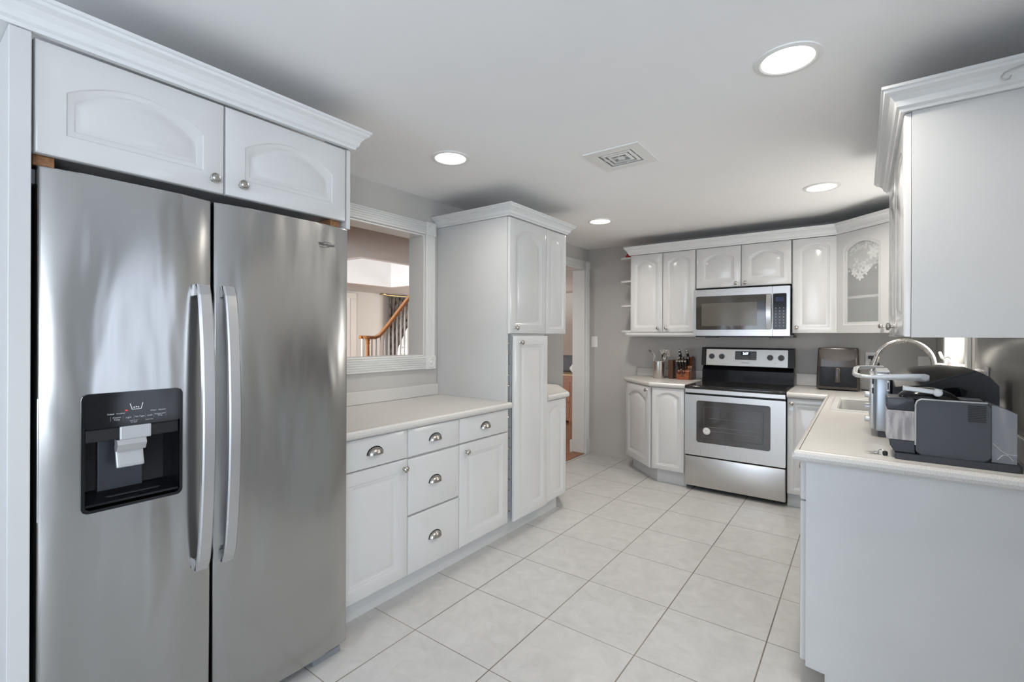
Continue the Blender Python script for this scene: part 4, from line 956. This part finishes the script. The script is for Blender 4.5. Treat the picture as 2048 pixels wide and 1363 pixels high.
# utensil crock and utensils
ck = (-1.600, 4.585)
bm = new_bm(); lathe(bm, [(.050, .0), (.052, .003), (.052, .160), (.0545, .163), (.054, .166), (.049, .166), (.049, .01), (0, .01)], Matrix.Translation((ck[0], ck[1], .8895)), 32)
solo('utensil_crock', bm, M['steel'], 'round stainless steel utensil holder left of the knife block', 'utensil holder', smooth=True)
def utensil(nm, lb, base, tip, head):
    t = thing(nm, lb, 'utensil', (ck[0]+base[0], ck[1]+base[1], .905))
    a = Vector((ck[0]+base[0], ck[1]+base[1], .905)); b_ = Vector(tip)
    bm = new_bm(); tube(bm, [a, a.lerp(b_, .5), b_], [.003, .0035, .003], 8); part('handle', bm, M['steel2'], t, True)
    bm = new_bm(); head(bm, b_, (b_-a).normalized()); part('head', bm, M['steel2'], t, True)
def fork_head(sgn):
    def f(bm, p, d):
        s = Vector((0, 0, 1)).cross(d).normalized(); s = Vector((.8, .6, 0))
        q = p + d*.02
        for k in (-1.5, -.5, .5, 1.5): tube(bm, [p, q + s*k*.006, q + d*.05 + s*k*.006 + Vector((-.03*sgn, 0, -.01))], [.003, .0035, .0022], 6)
    return f
def slotted(bm, p, d):
    T = face_T(tuple(p), (.80, .55, -.05), (-.25, 0, 1)); 
    box(bm, -.042, .055, -.006, .004, -.001, .001, 0, T); box(bm, -.042, .055, .052, .060, -.001, .001, 0, T)
    for k in range(7): box(bm, -.042+.0147*k, -.042+.0147*k+.008, 0, .056, -.001, .001, 0, T)
def spoon(bm, p, d):
    T = face_T(tuple(p), (.8, .6, 0), tuple(d)) @ Matrix.Translation((0, .03, 0)); R = []
    for k in range(6):
        ph = PI/2*k/5; R.append([bm.verts.new(T @ Vector((.026*math.cos(ph)*math.cos(a), .036*math.cos(ph)*math.sin(a), -.012*math.sin(ph)))) for a in [2*PI*j/16 for j in range(16)]])
    for A, B in zip(R, R[1:]):
        for j in range(16): bm.faces.new((A[j], A[(j+1) % 16], B[(j+1) % 16], B[j]))
    bmesh.ops.solidify(bm, geom=bm.faces[:], thickness=.001)
utensil('fork', 'steel serving fork fanning out left from the utensil holder', (-.020, -.012), (-1.652, 4.572, 1.105), fork_head(1.0))
utensil('fork', 'second steel fork with its tines above the utensil holder', (-.006, -.030), (-1.625, 4.548, 1.085), fork_head(.5))
utensil('slotted_turner', 'steel slotted turner sticking up behind the knife handles', (.012, .022), (-1.545, 4.625, 1.110), slotted)
utensil('serving_spoon', 'steel serving spoon leaning right out of the utensil holder', (.022, -.008), (-1.545, 4.570, 1.075), spoon)
bm = new_bm(); box(bm, -1.512, -1.466, 4.60, 4.68, .8895, 1.070, .004); solo('wooden_holder', bm, M['blockdark'], 'dark brown wooden block between the utensil holder and knife block', 'wooden block')
# knife block
BY = Matrix(((0, 0, 1, 0), (1, 0, 0, 0), (0, 1, 0, 0), (0, 0, 0, 1)))
kb = thing('knife_block', 'reddish wooden knife block full of knives beside the range', 'knife block', (-1.36, 4.66, .8895))
bm = new_bm(); prism(bm, [(4.560, .8895), (4.735, .8895), (4.705, 1.075), (4.668, 1.100), (4.575, .965), (4.558, .955)], -1.418, -1.305, BY, .002); part('block', bm, M['block'], kb)
bm = new_bm(); prism(bm, [(4.575, .8895), (4.745, .8895), (4.712, 1.088), (4.668, 1.108), (4.580, .975)], -1.3045, -1.290, BY); part('side_wing', bm, M['blockdark'], kb)
bm = new_bm(); box(bm, -1.372, -1.352, 4.5565, 4.5575, .915, .935); part('maker_stamp', bm, M['blockdark'], kb)
kd = Vector((0, -.62, .78)).normalized()
rows = [(-1.402, 4.588, .990, .085), (-1.378, 4.588, .990, .085), (-1.354, 4.588, .992, .085), (-1.330, 4.590, .995, .080), (-1.396, 4.615, 1.025, .075), (-1.366, 4.615, 1.028, .070), (-1.338, 4.615, 1.028, .070), (-1.318, 4.62, 1.03, .072), (-1.398, 4.640, 1.060, .080), (-1.402, 4.655, 1.088, .085), (-1.325, 4.640, 1.064, .090), (-1.332, 4.655, 1.085, .095)]
KL = ['front row of the block, far left', 'front row of the block, second from left', 'front row of the block, third from left', 'front row of the block, far right', 'second row of the block, far left', 'second row of the block, left of centre', 'second row of the block, right of centre', 'second row of the block, far right', 'third row of the block, at left', 'back of the block, rising at left', 'third row of the block, at right', 'back of the block, rising tallest at right']
for (x, y, z, L), lb in zip(rows, KL):
    p = Vector((x, y, z)); t = thing('kitchen_knife', 'black-handled steel-tipped knife, ' + lb, 'knife', tuple(p), 'knives in the knife block')
    s = Vector((1, 0, 0)); n_ = kd.cross(s); T = Matrix(((s.x, n_.x, kd.x, p.x), (s.y, n_.y, kd.y, p.y), (s.z, n_.z, kd.z, p.z), (0, 0, 0, 1)))
    bm = new_bm(); box(bm, -.0085, .0085, -.011, .011, .004, L*1.12, .004, T, 2); part('handle', bm, M['black'], t, True)
    bm = new_bm(); box(bm, -.0096, .0096, -.0125, .0125, L*1.12, L*1.12+.011, .003, T, 2); part('butt_cap', bm, M['chrome'], t, True)
    bm = new_bm(); box(bm, -.001, .001, -.010, .010, -.012, 0, 0, T); part('blade', bm, M['steel2'], t)
for i, x in enumerate((-1.392, -1.352)):
    bm = new_bm(); pc = Vector((x, 4.545, .968)); pts = [pc + Vector((.015*math.cos(a), -.013*math.sin(a)*.5, .022*math.sin(a))) for a in [2*PI*k/18 for k in range(18)]]
    tube(bm, pts, .004, 8, closed=True)
    if i == 0: shears = thing('kitchen_shears', 'black and steel kitchen shears in the lowest slot of the block', 'scissors', (-1.372, 4.56, .95))
    part('handle_loop', bm, M['black'], shears, True)
bm = new_bm(); tube(bm, [(-1.372, 4.548, .985), (-1.372, 4.572, .975)], .006, 8); part('pivot', bm, M['chrome'], shears, True)
# outlets and switches
def plate(nm, lb, cat, T, w_, h_, kind):
    t = thing(nm, lb, cat, tuple(T.translation)); bm = new_bm(); box(bm, -w_/2, w_/2, -h_/2, h_, 0, .006, .002, T) if False else box(bm, -w_/2, w_/2, -h_/2, h_/2, .0005, .006, .002, T); part('cover_plate', bm, M['white'], t)
    if kind == 'switch':
        bm = new_bm(); box(bm, -.017, .017, -.033, .033, .006, .009, .001, T); part('rocker', bm, M['white'], t)
    elif kind == 'double':
        for s in (-.024, .024):
            bm = new_bm(); box(bm, s-.015, s+.015, -.033, .033, .006, .009, .001, T); part('rocker', bm, M['white'], t)
    else:
        for s in (-.021, .021):
            bm = new_bm(); box(bm, -.015, .015, s-.014, s+.014, .006, .008, .003, T); q = part('socket', bm, M['white'], t)
            bm = new_bm(); box(bm, -.007, -.005, s-.004, s+.006, .008, .0083, 0, T); box(bm, .005, .007, s-.004, s+.006, .008, .0083, 0, T); part('slots', bm, M['black'], q)
    return t
plate('light_switch', 'white rocker light switch on the far wall beside the doorway', 'switch', face_T((-2.383, YB, 1.235), (1, 0, 0), (0, 0, 1)), .072, .118, 'switch')
plate('outlet', 'white outlet with black plug behind the air fryer', 'outlet', face_T((.060, YB, 1.118), (1, 0, 0), (0, 0, 1)), .075, .120, 'outlet')
plate('double_switch', 'white double switch plate on the far wall behind the faucet', 'switch', face_T((.395, YB, 1.098), (1, 0, 0), (0, 0, 1)), .096, .112, 'double')
plate('outlet', 'white outlet on the glossy right wall panel', 'outlet', face_T((.4434, 2.90, 1.115), (0, -1, 0), (0, 0, 1)), .072, .112, 'outlet')
t = thing('power_cord', 'black cord and plug in the outlet behind the air fryer', 'cord', (.06, 4.75, 1.14))
bm = new_bm(); box(bm, .042, .078, 4.735, 4.7605, 1.125, 1.150, .004); part('plug', bm, M['black'], t)
bm = new_bm(); tube(bm, [(.06, 4.74, 1.128), (.075, 4.725, 1.08), (.10, 4.72, 1.00), (.13, 4.70, .93), (.16, 4.66, .889), (.10, 4.60, .886), (.04, 4.58, .886), (.0, 4.62, .886)], .0035, 8); part('cord', bm, M['black'], t, True)
# countertop grill / toaster with loop handle
GX0, GX1, GY0, GY1 = .045, .098, 2.500, 2.790
t = thing('countertop_grill', 'brushed aluminium appliance with loop handle and three knobs', 'grill', (.07, 2.64, .881))
bm = new_bm(); box(bm, GX0, GX1, GY0, GY1, .905, 1.150, .010, None, 3); part('housing', bm, M['toast'], t, True)
bm = new_bm(); box(bm, GX0-.018, GX0+.002, GY0+.002, GY1-.002, .912, 1.142, .008, None, 3); fp = part('front_panel', bm, M['silver'], t, True)
for z in (1.055, 1.005, .952):
    bm = new_bm(); T = face_T((GX0-.018, GY0+.03, z), (0, -1, 0), (0, 0, 1)); lathe(bm, [(.013, 0), (.013, .012), (.011, .017), (0, .017)], T, 18); part('knob', bm, M['silver'], fp, True)
bm = new_bm()
for z in (1.075, 1.115): box(bm, GX0-.010, GX0-.004, GY0+.0005, GY0+.004, z-.012, z+.012)
part('edge_slots', bm, M['black'], fp)
bm = new_bm(); box(bm, GX1-.016, GX1-.004, GY0-.0015, GY0+.001, 1.075, 1.120, .002)
hl = part('latch_plate', bm, M['silver'], t); bm = new_bm(); box(bm, GX1-.012, GX1-.008, GY0-.0025, GY0-.0012, 1.083, 1.112); part('latch_slot', bm, M['black'], hl)
bm = new_bm(); box(bm, GX0+.005, GX1-.002, GY0+.01, GY1-.01, 1.150, 1.158, .003)
part('top_cover', bm, M['silver'], t)
for y in (GY0+.03, GY1-.03):
    bm = new_bm(); box(bm, GX0+.01, GX1-.005, y-.018, y+.018, .8815, .906, .003); part('foot', bm, M['dgrey'], t)
bm = new_bm()
def arm(y):
    prof = [(.030, 1.135, .006), (.060, 1.137, .010), (.12, 1.139, .012), (.17, 1.141, .014), (.20, 1.141, .015), (.212, 1.141, .010)]
    R = []
    for x, z, h in prof: R.append([bm.verts.new((x, y+q, z+p*h)) for q, p in ((-.006, -1), (-.008, 0), (-.006, 1), (.006, 1), (.008, 0), (.006, -1))])
    for A, B in zip(R, R[1:]):
        for j in range(6): bm.faces.new((A[j], A[(j+1) % 6], B[(j+1) % 6], B[j]))
    bm.faces.new(R[0][::-1]); bm.faces.new(R[-1])
arm(2.452)
lathe(bm, [(.011, 0), (.011, .004), (0, .004)], face_T((.198, 2.4445, 1.141), (1, 0, 0), (0, 0, 1)), 16)
tube(bm, [(.040, 2.452, 1.135), (.0, 2.454, 1.137), (-.018, 2.470, 1.139), (-.024, 2.50, 1.142), (-.024, 2.60, 1.150), (-.022, 2.70, 1.155), (-.010, 2.745, 1.158), (.03, 2.765, 1.160), (.08, 2.77, 1.160)], [.008, .0085, .009, .0095, .0095, .0095, .009, .0085, .008], 12)
part('loop_handle', bm, M['silver'], t, True)
# black hood / domed box
t = thing('domed_box', 'black domed plastic box behind the coffee machine', 'box', (.26, 2.62, .881))
near = [(.102, .8815), (.101, 1.02), (.102, 1.098), (.140, 1.103), (.190, 1.110), (.270, 1.141), (.345, 1.172), (.385, 1.150), (.408, 1.120), (.410, .8815)]
far = [(.104, .8815), (.104, 1.02), (.104, 1.138), (.140, 1.156), (.190, 1.172), (.270, 1.182), (.345, 1.176), (.385, 1.160), (.418, 1.125), (.420, .8815)]
bm = new_bm(); NS = 6; R = []
for k in range(NS+1):
    s = k/NS; e_ = math.sin(s*PI/2); R.append([bm.verts.new((a[0]+(b_[0]-a[0])*s, 2.468+.27*s, a[1]+(b_[1]-a[1])*e_)) for a, b_ in zip(near, far)])
for A, B in zip(R, R[1:]):
    for j in range(len(A)): bm.faces.new((A[j], A[(j+1) % len(A)], B[(j+1) % len(A)], B[j]))
bm.faces.new(R[0][::-1]); bm.faces.new(R[-1]); part('box_shell', bm, M['domemat'], t, True)
bm = new_bm(); tube(bm, [(a[0], 2.4665, a[1]+.0015) for a in near[4:7]], [.0025, .003, .003], 8); part('lid_ridge', bm, M['dgrey'], t, True)
bm = new_bm(); prism(bm, [(.225, 1.085), (.260, 1.104), (.300, 1.110), (.322, 1.098), (.315, 1.075), (.24, 1.073)], 2.460, 2.4675, Matrix(((1, 0, 0, 0), (0, 0, 1, 0), (0, 1, 0, 0), (0, 0, 0, 1)))); part('glossy_patch', bm, M['gblack'], t)
# coffee machine
CY0, CY1 = 2.108, 2.235
t = thing('coffee_machine', 'graphite capsule coffee machine with clear containers on the near counter', 'coffee maker', (.23, 2.17, .881))
TC = Matrix(((1, 0, 0, 0), (0, 0, 1, 0), (0, 1, 0, 0), (0, 0, 0, 1)))
bm = new_bm(); prism(bm, rrect(.092, .400, CY0-.012, CY1+.012, .01), .8815, .903, None, .003); part('base_tray', bm, M['coffee2'], t)
bm = new_bm(); prism(bm, rrect(.148, .330, .903, 1.090, .014, 5), CY0, CY1, TC, .004); bd = part('main_body', bm, M['coffee'], t)
bm = new_bm(); pts = [(.1475, CY0-.001, .935), (.1475, CY0-.001, 1.070), (.151, CY0-.001, 1.083), (.162, CY0-.001, 1.0905), (.240, CY0-.001, 1.0905), (.322, CY0-.001, 1.0905)]
tube(bm, pts, .0028, 8); part('silver_edge_strip', bm, M['silver'], t, True)
bm = new_bm()
for k in range(10): box(bm, .277, .319, CY0-.0015, CY0+.001, 1.028+.0055*k, 1.0305+.0055*k)
part('vent_grille', bm, M['gap'], bd)
bm = new_bm(); prism(bm, rrect(.070, .146, 1.048, 1.091, .008, 4), CY0+.002, CY1-.002, TC, .003); part('front_head', bm, M['coffee2'], t, True)
bm = new_bm(); prism(bm, rrect(.070, .146, .946, 1.047, .003, 3), CY0+.002, CY1-.002, TC, .002); part('capsule_container', bm, M['frost'], t)
bm = new_bm(); prism(bm, [(.078, .945), (.146, .945), (.147, .904), (.092, .904), (.080, .925)], CY0+.002, CY1-.002, TC, .002); part('front_foot', bm, M['coffee2'], t)
bm = new_bm(); prism(bm, [(.332, .904), (.389, .904), (.389, 1.062), (.368, 1.073), (.336, 1.086), (.332, 1.083)], CY0+.004, CY1-.004, TC, .002); wt = part('water_tank', bm, M['tank'], t)
bm = new_bm(); tube(bm, [(.335+.053*s, CY0+.002, .965 - .03*s - .012*math.sin(PI*s)) for s in [k/10 for k in range(11)]], .0008, 5); tube(bm, [(.345+.035*s, CY0+.002, .915 + .018*math.sin(PI*s)) for s in [k/10 for k in range(11)]], .0010, 5); part('tank_ribs', bm, M['print'], wt)
bm = new_bm(); box(bm, .338, .389, CY0+.004, CY1-.004, 1.0, 1.001)
bm.free()
bm = new_bm(); R = []
for k in range(15):
    s = k/14; x = .105+.170*s; h = .040*math.sin(PI*min(1, s*1.05+.02))**.5*(1-.12*s); wd = .05*math.sin(PI*(s*.92+.04))**.4
    R.append([bm.verts.new((x, (CY0+CY1)/2 + wd*math.cos(a), 1.089 + max(0, h)*math.sin(a))) for a in [PI*j/12 for j in range(13)]])
for A, B in zip(R, R[1:]):
    for j in range(12): bm.faces.new((A[j], A[j+1], B[j+1], B[j]))
bm.faces.new(R[0][::-1]); bm.faces.new(R[-1]); part('top_dome', bm, M['gblack'], t, True)
bm = new_bm(); box(bm, -.045, .045, -.006, .006, -.008, .008, .003, Matrix.Translation((.158, CY0+.002, 1.121)) @ Matrix.Rotation(.10, 4, 'Y')); lathe(bm, [(.013, 0), (.013, .006), (.010, .008), (0, .008)], face_T((.203, CY0-.002, 1.116), (1, 0, 0), (0, 0, 1)), 18); part('lever', bm, M['silver'], t)
bm = new_bm(); T = Matrix.Translation((.225, 2.20, 1.0905)); box(bm, .03, .095, -.03, .03, 0, .003, .001, T); part('cup_rest', bm, M['mgrey'], t)
# keys
t = thing('key_ring', 'bunch of small silver keys on the counter corner by the coffee machine', 'keys', (.055, 2.15, .881))
bm = new_bm(); tube(bm, [(.060+.012*math.cos(a), 2.150+.012*math.sin(a), .8835+.006*(1+math.sin(a))) for a in [2*PI*k/20 for k in range(20)]], .0014, 6, closed=True); part('split_ring', bm, M['chrome'], t, True)
for k, (a, nm) in enumerate(((2.6, 'key'), (3.2, 'key'), (3.7, 'key'))):
    T = Matrix.Translation((.050, 2.150, .883+.0025*k)) @ Matrix.Rotation(a, 4, 'Z'); bm = new_bm(); lathe(bm, [(.0085, 0), (.0085, .002), (0, .002)], T @ Matrix.Translation((.008, 0, 0)), 14); box(bm, .014, .042, -.003, .003, 0, .002, 0, T); part(nm, bm, M['chrome'], t)
bm = new_bm(); box(bm, .060, .075, 2.128, 2.142, .8815, .897, .004); part('black_fob', bm, M['black'], t)
# window sill things
t = thing('dish_brush', 'white long-handled dish brush lying on the sink window sill', 'brush', (.41, 3.8, 1.13))
bm = new_bm(); tube(bm, [(.405, 4.10, 1.200), (.405, 4.00, 1.172), (.407, 3.93, 1.163), (.41, 3.83, 1.180), (.41, 3.72, 1.186), (.41, 3.62, 1.176)], [.009, .009, .005, .005, .007, .008], 10); part('handle', bm, M['white'], t, True)
bm = new_bm(); lathe(bm, [(.0, 0), (.02, 0), (.026, .006), (.022, .03), (.02, .034), (0, .036)], Matrix.Translation((.41, 3.59, 1.1305)), 18); part('brush_head', bm, M['white'], t, True)

# ================================================================== ADJOINING ROOMS SEEN THROUGH THE OPENINGS
XH = -9.0
bm = new_bm(); box(bm, XH-.12, XL-T_, .2, .32, 0, 2.26); struct('wall_hall_front', bm, M['hallwall'])
bm = new_bm()
wall_cells(bm, XH-.12, XH, .32, 9.3, 0, 2.26, [(7.45, 8.7, .72, 2.0)]); struct('wall_hall_far', bm, M['hallwall'])
bm = new_bm(); box(bm, XH, XL-T_, 9.3, 9.42, 0, 2.26); struct('wall_living', bm, M['hallwall'])
bm = new_bm(); box(bm, XL-T_, XL-T_+.1, YB+.12, 9.3, 0, 2.26); struct('wall_living', bm, M['hallwall'])
HX0, HX1, HY0, HY1 = -7.6, -5.05, 3.66, 6.2
bm = new_bm()
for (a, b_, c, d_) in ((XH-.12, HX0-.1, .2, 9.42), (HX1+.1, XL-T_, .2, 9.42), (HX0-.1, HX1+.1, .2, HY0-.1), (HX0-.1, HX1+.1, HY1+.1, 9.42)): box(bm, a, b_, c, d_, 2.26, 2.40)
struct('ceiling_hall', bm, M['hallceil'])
bm = new_bm()
for (a, b_, c, d_) in ((HX0-.1, HX0, HY0-.1, HY1+.1), (HX1, HX1+.1, HY0-.1, HY1+.1), (HX0, HX1, HY0-.1, HY0), (HX0, HX1, HY1, HY1+.1)): box(bm, a, b_, c, d_, 2.260, 4.7)
struct('wall_stairwell', bm, M['whitewall'])
bm = new_bm(); box(bm, HX0-.1, HX1+.1, HY0-.1, HY1+.1, 4.70, 4.80); struct('ceiling_stairwell', bm, M['whitewall'])
# hall door casing at left, window with curtain
tr = bpy.data.objects.new('door_2', None); COL.objects.link(tr); tr['kind'] = 'structure'; tr['_w'] = (XH, 5.9, 0); tr.location = (XH, 5.9, 0)
bm = new_bm(); box(bm, XH, XH+.03, 6.22, 6.36, 0, 2.0995, .004); box(bm, XH, XH+.03, 5.2, 5.34, 0, 2.0995, .004); box(bm, XH, XH+.03, 5.2, 6.36, 2.10, 2.22, .004); part('door_casing', bm, M['trim'], tr)
bm = new_bm(); box(bm, XH, XH+.02, 5.34, 6.22, 0, 2.10); part('door_slab', bm, M['whitewall'], tr)
tr = bpy.data.objects.new('window_5', None); COL.objects.link(tr); tr['kind'] = 'structure'; tr['_w'] = (XH, 8.07, .72); tr.location = (XH, 8.07, .72)
bm = new_bm()
for (a, b_, c, d_) in ((7.35, 7.45, .62, 2.08), (8.7, 8.8, .62, 2.08), (7.45, 8.7, 2.0, 2.08), (7.35, 8.8, .62, .72)): box(bm, XH, XH+.025, a, b_, c, d_, .003)
for y in (7.75, 8.05, 8.38): box(bm, XH-.08, XH-.055, y-.012, y+.012, .72, 2.0)
for z in (1.0, 1.33, 1.66): box(bm, XH-.08, XH-.055, 7.45, 8.7, z-.012, z+.012)
part('window_frame', bm, M['trim'], tr)
bm = new_bm(); box(bm, XH-.11, XH-.10, 7.45, 8.7, .72, 2.0); part('window_pane', bm, M['daypane'], tr)
t = thing('curtain', 'patterned grey swag curtain tied back beyond the staircase', 'curtain', (XH+.1, 7.5, .3))
bm = new_bm(); K = 60; A = []; B = []
cols = []
for i in range(K+1):
    s = i/K; row = []
    for j in range(9):
        z = 2.20 - 1.9*j/8; 
        wdt = 1.05*(1-.0*j) if j < 1 else 1.05 - .80*min(1, (2.2-z)/1.25)**.9
        y = 7.20 + wdt*s; x = XH + .10 + .03*math.sin(s*2*PI*9)
        row.append(bm.verts.new((x, y, z)))
    cols.append(row)
for a, b_ in zip(cols, cols[1:]):
    for j in range(8): bm.faces.new((a[j], b_[j], b_[j+1], a[j+1]))
bmesh.ops.solidify(bm, geom=bm.faces[:], thickness=.004); part('fabric', bm, M['curtain'], t, True)
t = thing('curtain_rod', 'brass curtain rod with finial above the far window', 'curtain rod', (XH+.1, 8.0, 2.24))
bm = new_bm(); tube(bm, [(XH+.10, 7.12, 2.23), (XH+.10, 8.95, 2.23)], .016, 10); part('rod', bm, M['brass'], t, True)
bm = new_bm(); tube(bm, [(XH+.10, 7.12, 2.23), (XH+.10, 7.06, 2.25), (XH+.10, 6.98, 2.24), (XH+.10, 6.93, 2.22)], [.012, .03, .018, .004], 10); part('finial', bm, M['brass'], t, True)
bm = new_bm(); box(bm, XH+.001, XH+.10, 7.22, 7.25, 2.20, 2.24, .004); part('bracket', bm, M['brass'], t)
# staircase
XS = -5.9
t = thing('staircase', 'white staircase with an oak handrail rising to the right, beyond the pass-through', 'staircase', (XS+.5, 4.9, 0))
tr_, rs_ = .235, .195
bm = new_bm(); y = 4.30
for k in range(9): box(bm, XS-.03, XS+.95, y+tr_*k, y+tr_*(k+1) + (0 if k < 8 else .3), 0, rs_*(k+1)-.03)
part('risers', bm, M['whitewall'], t)
for k in range(9):
    bm = new_bm(); box(bm, XS-.045, XS+.95, y+tr_*k-.025, y+tr_*(k+1), rs_*(k+1)-.03, rs_*(k+1), .004); part('tread', bm, M['oak'], t)
bm = new_bm(); T = Matrix.Translation((XS, 4.385, rs_)); lathe(bm, [(.045, 0), (.045, .25), (.03, .27), (.024, .35), (.030, .70), (.022, .96), (.032, .985), (.022, 1.0), (.034, 1.03), (.034, 1.045), (0, 1.045)], T, 20); part('newel_post', bm, M['oak'], t, True)
bm = new_bm(); pts = [(XS+.01, 4.24, 1.262), (XS+.0, 4.29, 1.262), (XS, 4.385, 1.262), (XS, 4.50, 1.258), (XS, 4.58, 1.285), (XS, 4.66, 1.355), (XS, 4.76, 1.455), (XS, 5.00, 1.720), (XS, 5.20, 1.935), (XS, 5.45, 2.20), (XS, 5.60, 2.36)]
R = []
for i, p in enumerate(pts):
    a = Vector(pts[max(0, i-1)]); c = Vector(pts[min(len(pts)-1, i+1)]); d_ = (c-a).normalized(); nn = Vector((1, 0, 0)).cross(d_)
    R.append([bm.verts.new(Vector(p) + Vector((u, 0, 0)) + nn*v) for u, v in ((-.028, -.022), (-.034, .0), (-.028, .018), (-.012, .030), (.012, .030), (.028, .018), (.034, 0), (.028, -.022))])
for A, B in zip(R, R[1:]):
    for j in range(8): bm.faces.new((A[j], A[(j+1) % 8], B[(j+1) % 8], B[j]))
bm.faces.new(R[0][::-1]); bm.faces.new(R[-1])
lathe(bm, [(.06, 1.240), (.07, 1.262), (.06, 1.285), (0, 1.29)], Matrix.Translation((XS+.01, 4.33, 0)), 20); part('handrail', bm, M['oak'], t, True)
def rail_z(y_):
    for a, b_ in zip(pts, pts[1:]):
        if a[1] <= y_ <= b_[1]: return a[2] + (b_[2]-a[2])*(y_-a[1])/(b_[1]-a[1])
    return 1.25
for k in range(15):
    yb_ = 4.46 + .0783*k*1.0; st_ = int((yb_-4.30)/tr_); z0_ = rs_*(st_+1)
    bm = new_bm(); zr = rail_z(yb_)-.02; lathe(bm, [(.018, z0_), (.018, z0_+.2), (.012, z0_+.24), (.017, z0_+.45), (.010, zr)], Matrix.Translation((XS, yb_, 0)), 10); part('baluster', bm, M['white'], t, True)
for yb_ in (4.25, 4.29):
    bm = new_bm(); lathe(bm, [(.016, 0), (.012, .4), (.010, 1.245)], Matrix.Translation((XS+.045, yb_, 0)), 10); part('baluster', bm, M['white'], t, True)
# living room: chest, couch, ball
t = thing('wooden_chest', 'reddish wooden chest with lighter top beyond the far doorway', 'chest', (-3.7, 6.5, 0))
bm = new_bm(); box(bm, -4.2, -3.45, 6.20, 6.90, .03, .700, .004); part('chest_body', bm, M['chest'], t)
bm = new_bm(); box(bm, -4.23, -3.42, 6.17, 6.93, .700, .728, .006); part('chest_top', bm, M['chesttop'], t)
bm = new_bm(); box(bm, -4.15, -3.5, 6.195, 6.2, .30, .305); box(bm, -4.15, -3.5, 6.195, 6.2, .08, .62) ; part('front_panel', bm, M['chest'], t)
for x in (-4.15, -3.5):
    bm = new_bm(); box(bm, x-.03, x+.03, 6.22, 6.88, 0, .03); part('foot', bm, M['chest'], t)
bm = new_bm(); T = Matrix.Translation((-3.74, 6.62, .848)); box(bm, -.22, .22, -.07, .07, -.118, .14, .05, T, 4); solo('cushion', bm, M['greyf'], 'dark grey cushion standing on the wooden chest', 'cushion', smooth=True)
bm = new_bm(); bmesh.ops.create_icosphere(bm, subdivisions=3, radius=.075, matrix=Matrix.Translation((-3.52, 6.38, .803)))
for v in bm.verts:
    q = v.co - Vector((-3.52, 6.38, .803)); v.co += q*.10*math.sin(q.x*90)*math.cos(q.z*70)
    v.co.z = max(v.co.z, .7285)
solo('crumpled_cloth', bm, M['white'], 'white crumpled cloth bundle on the wooden chest', 'cloth', smooth=True)
for o in bpy.data.objects:
    if '_w' in o: del o['_w']
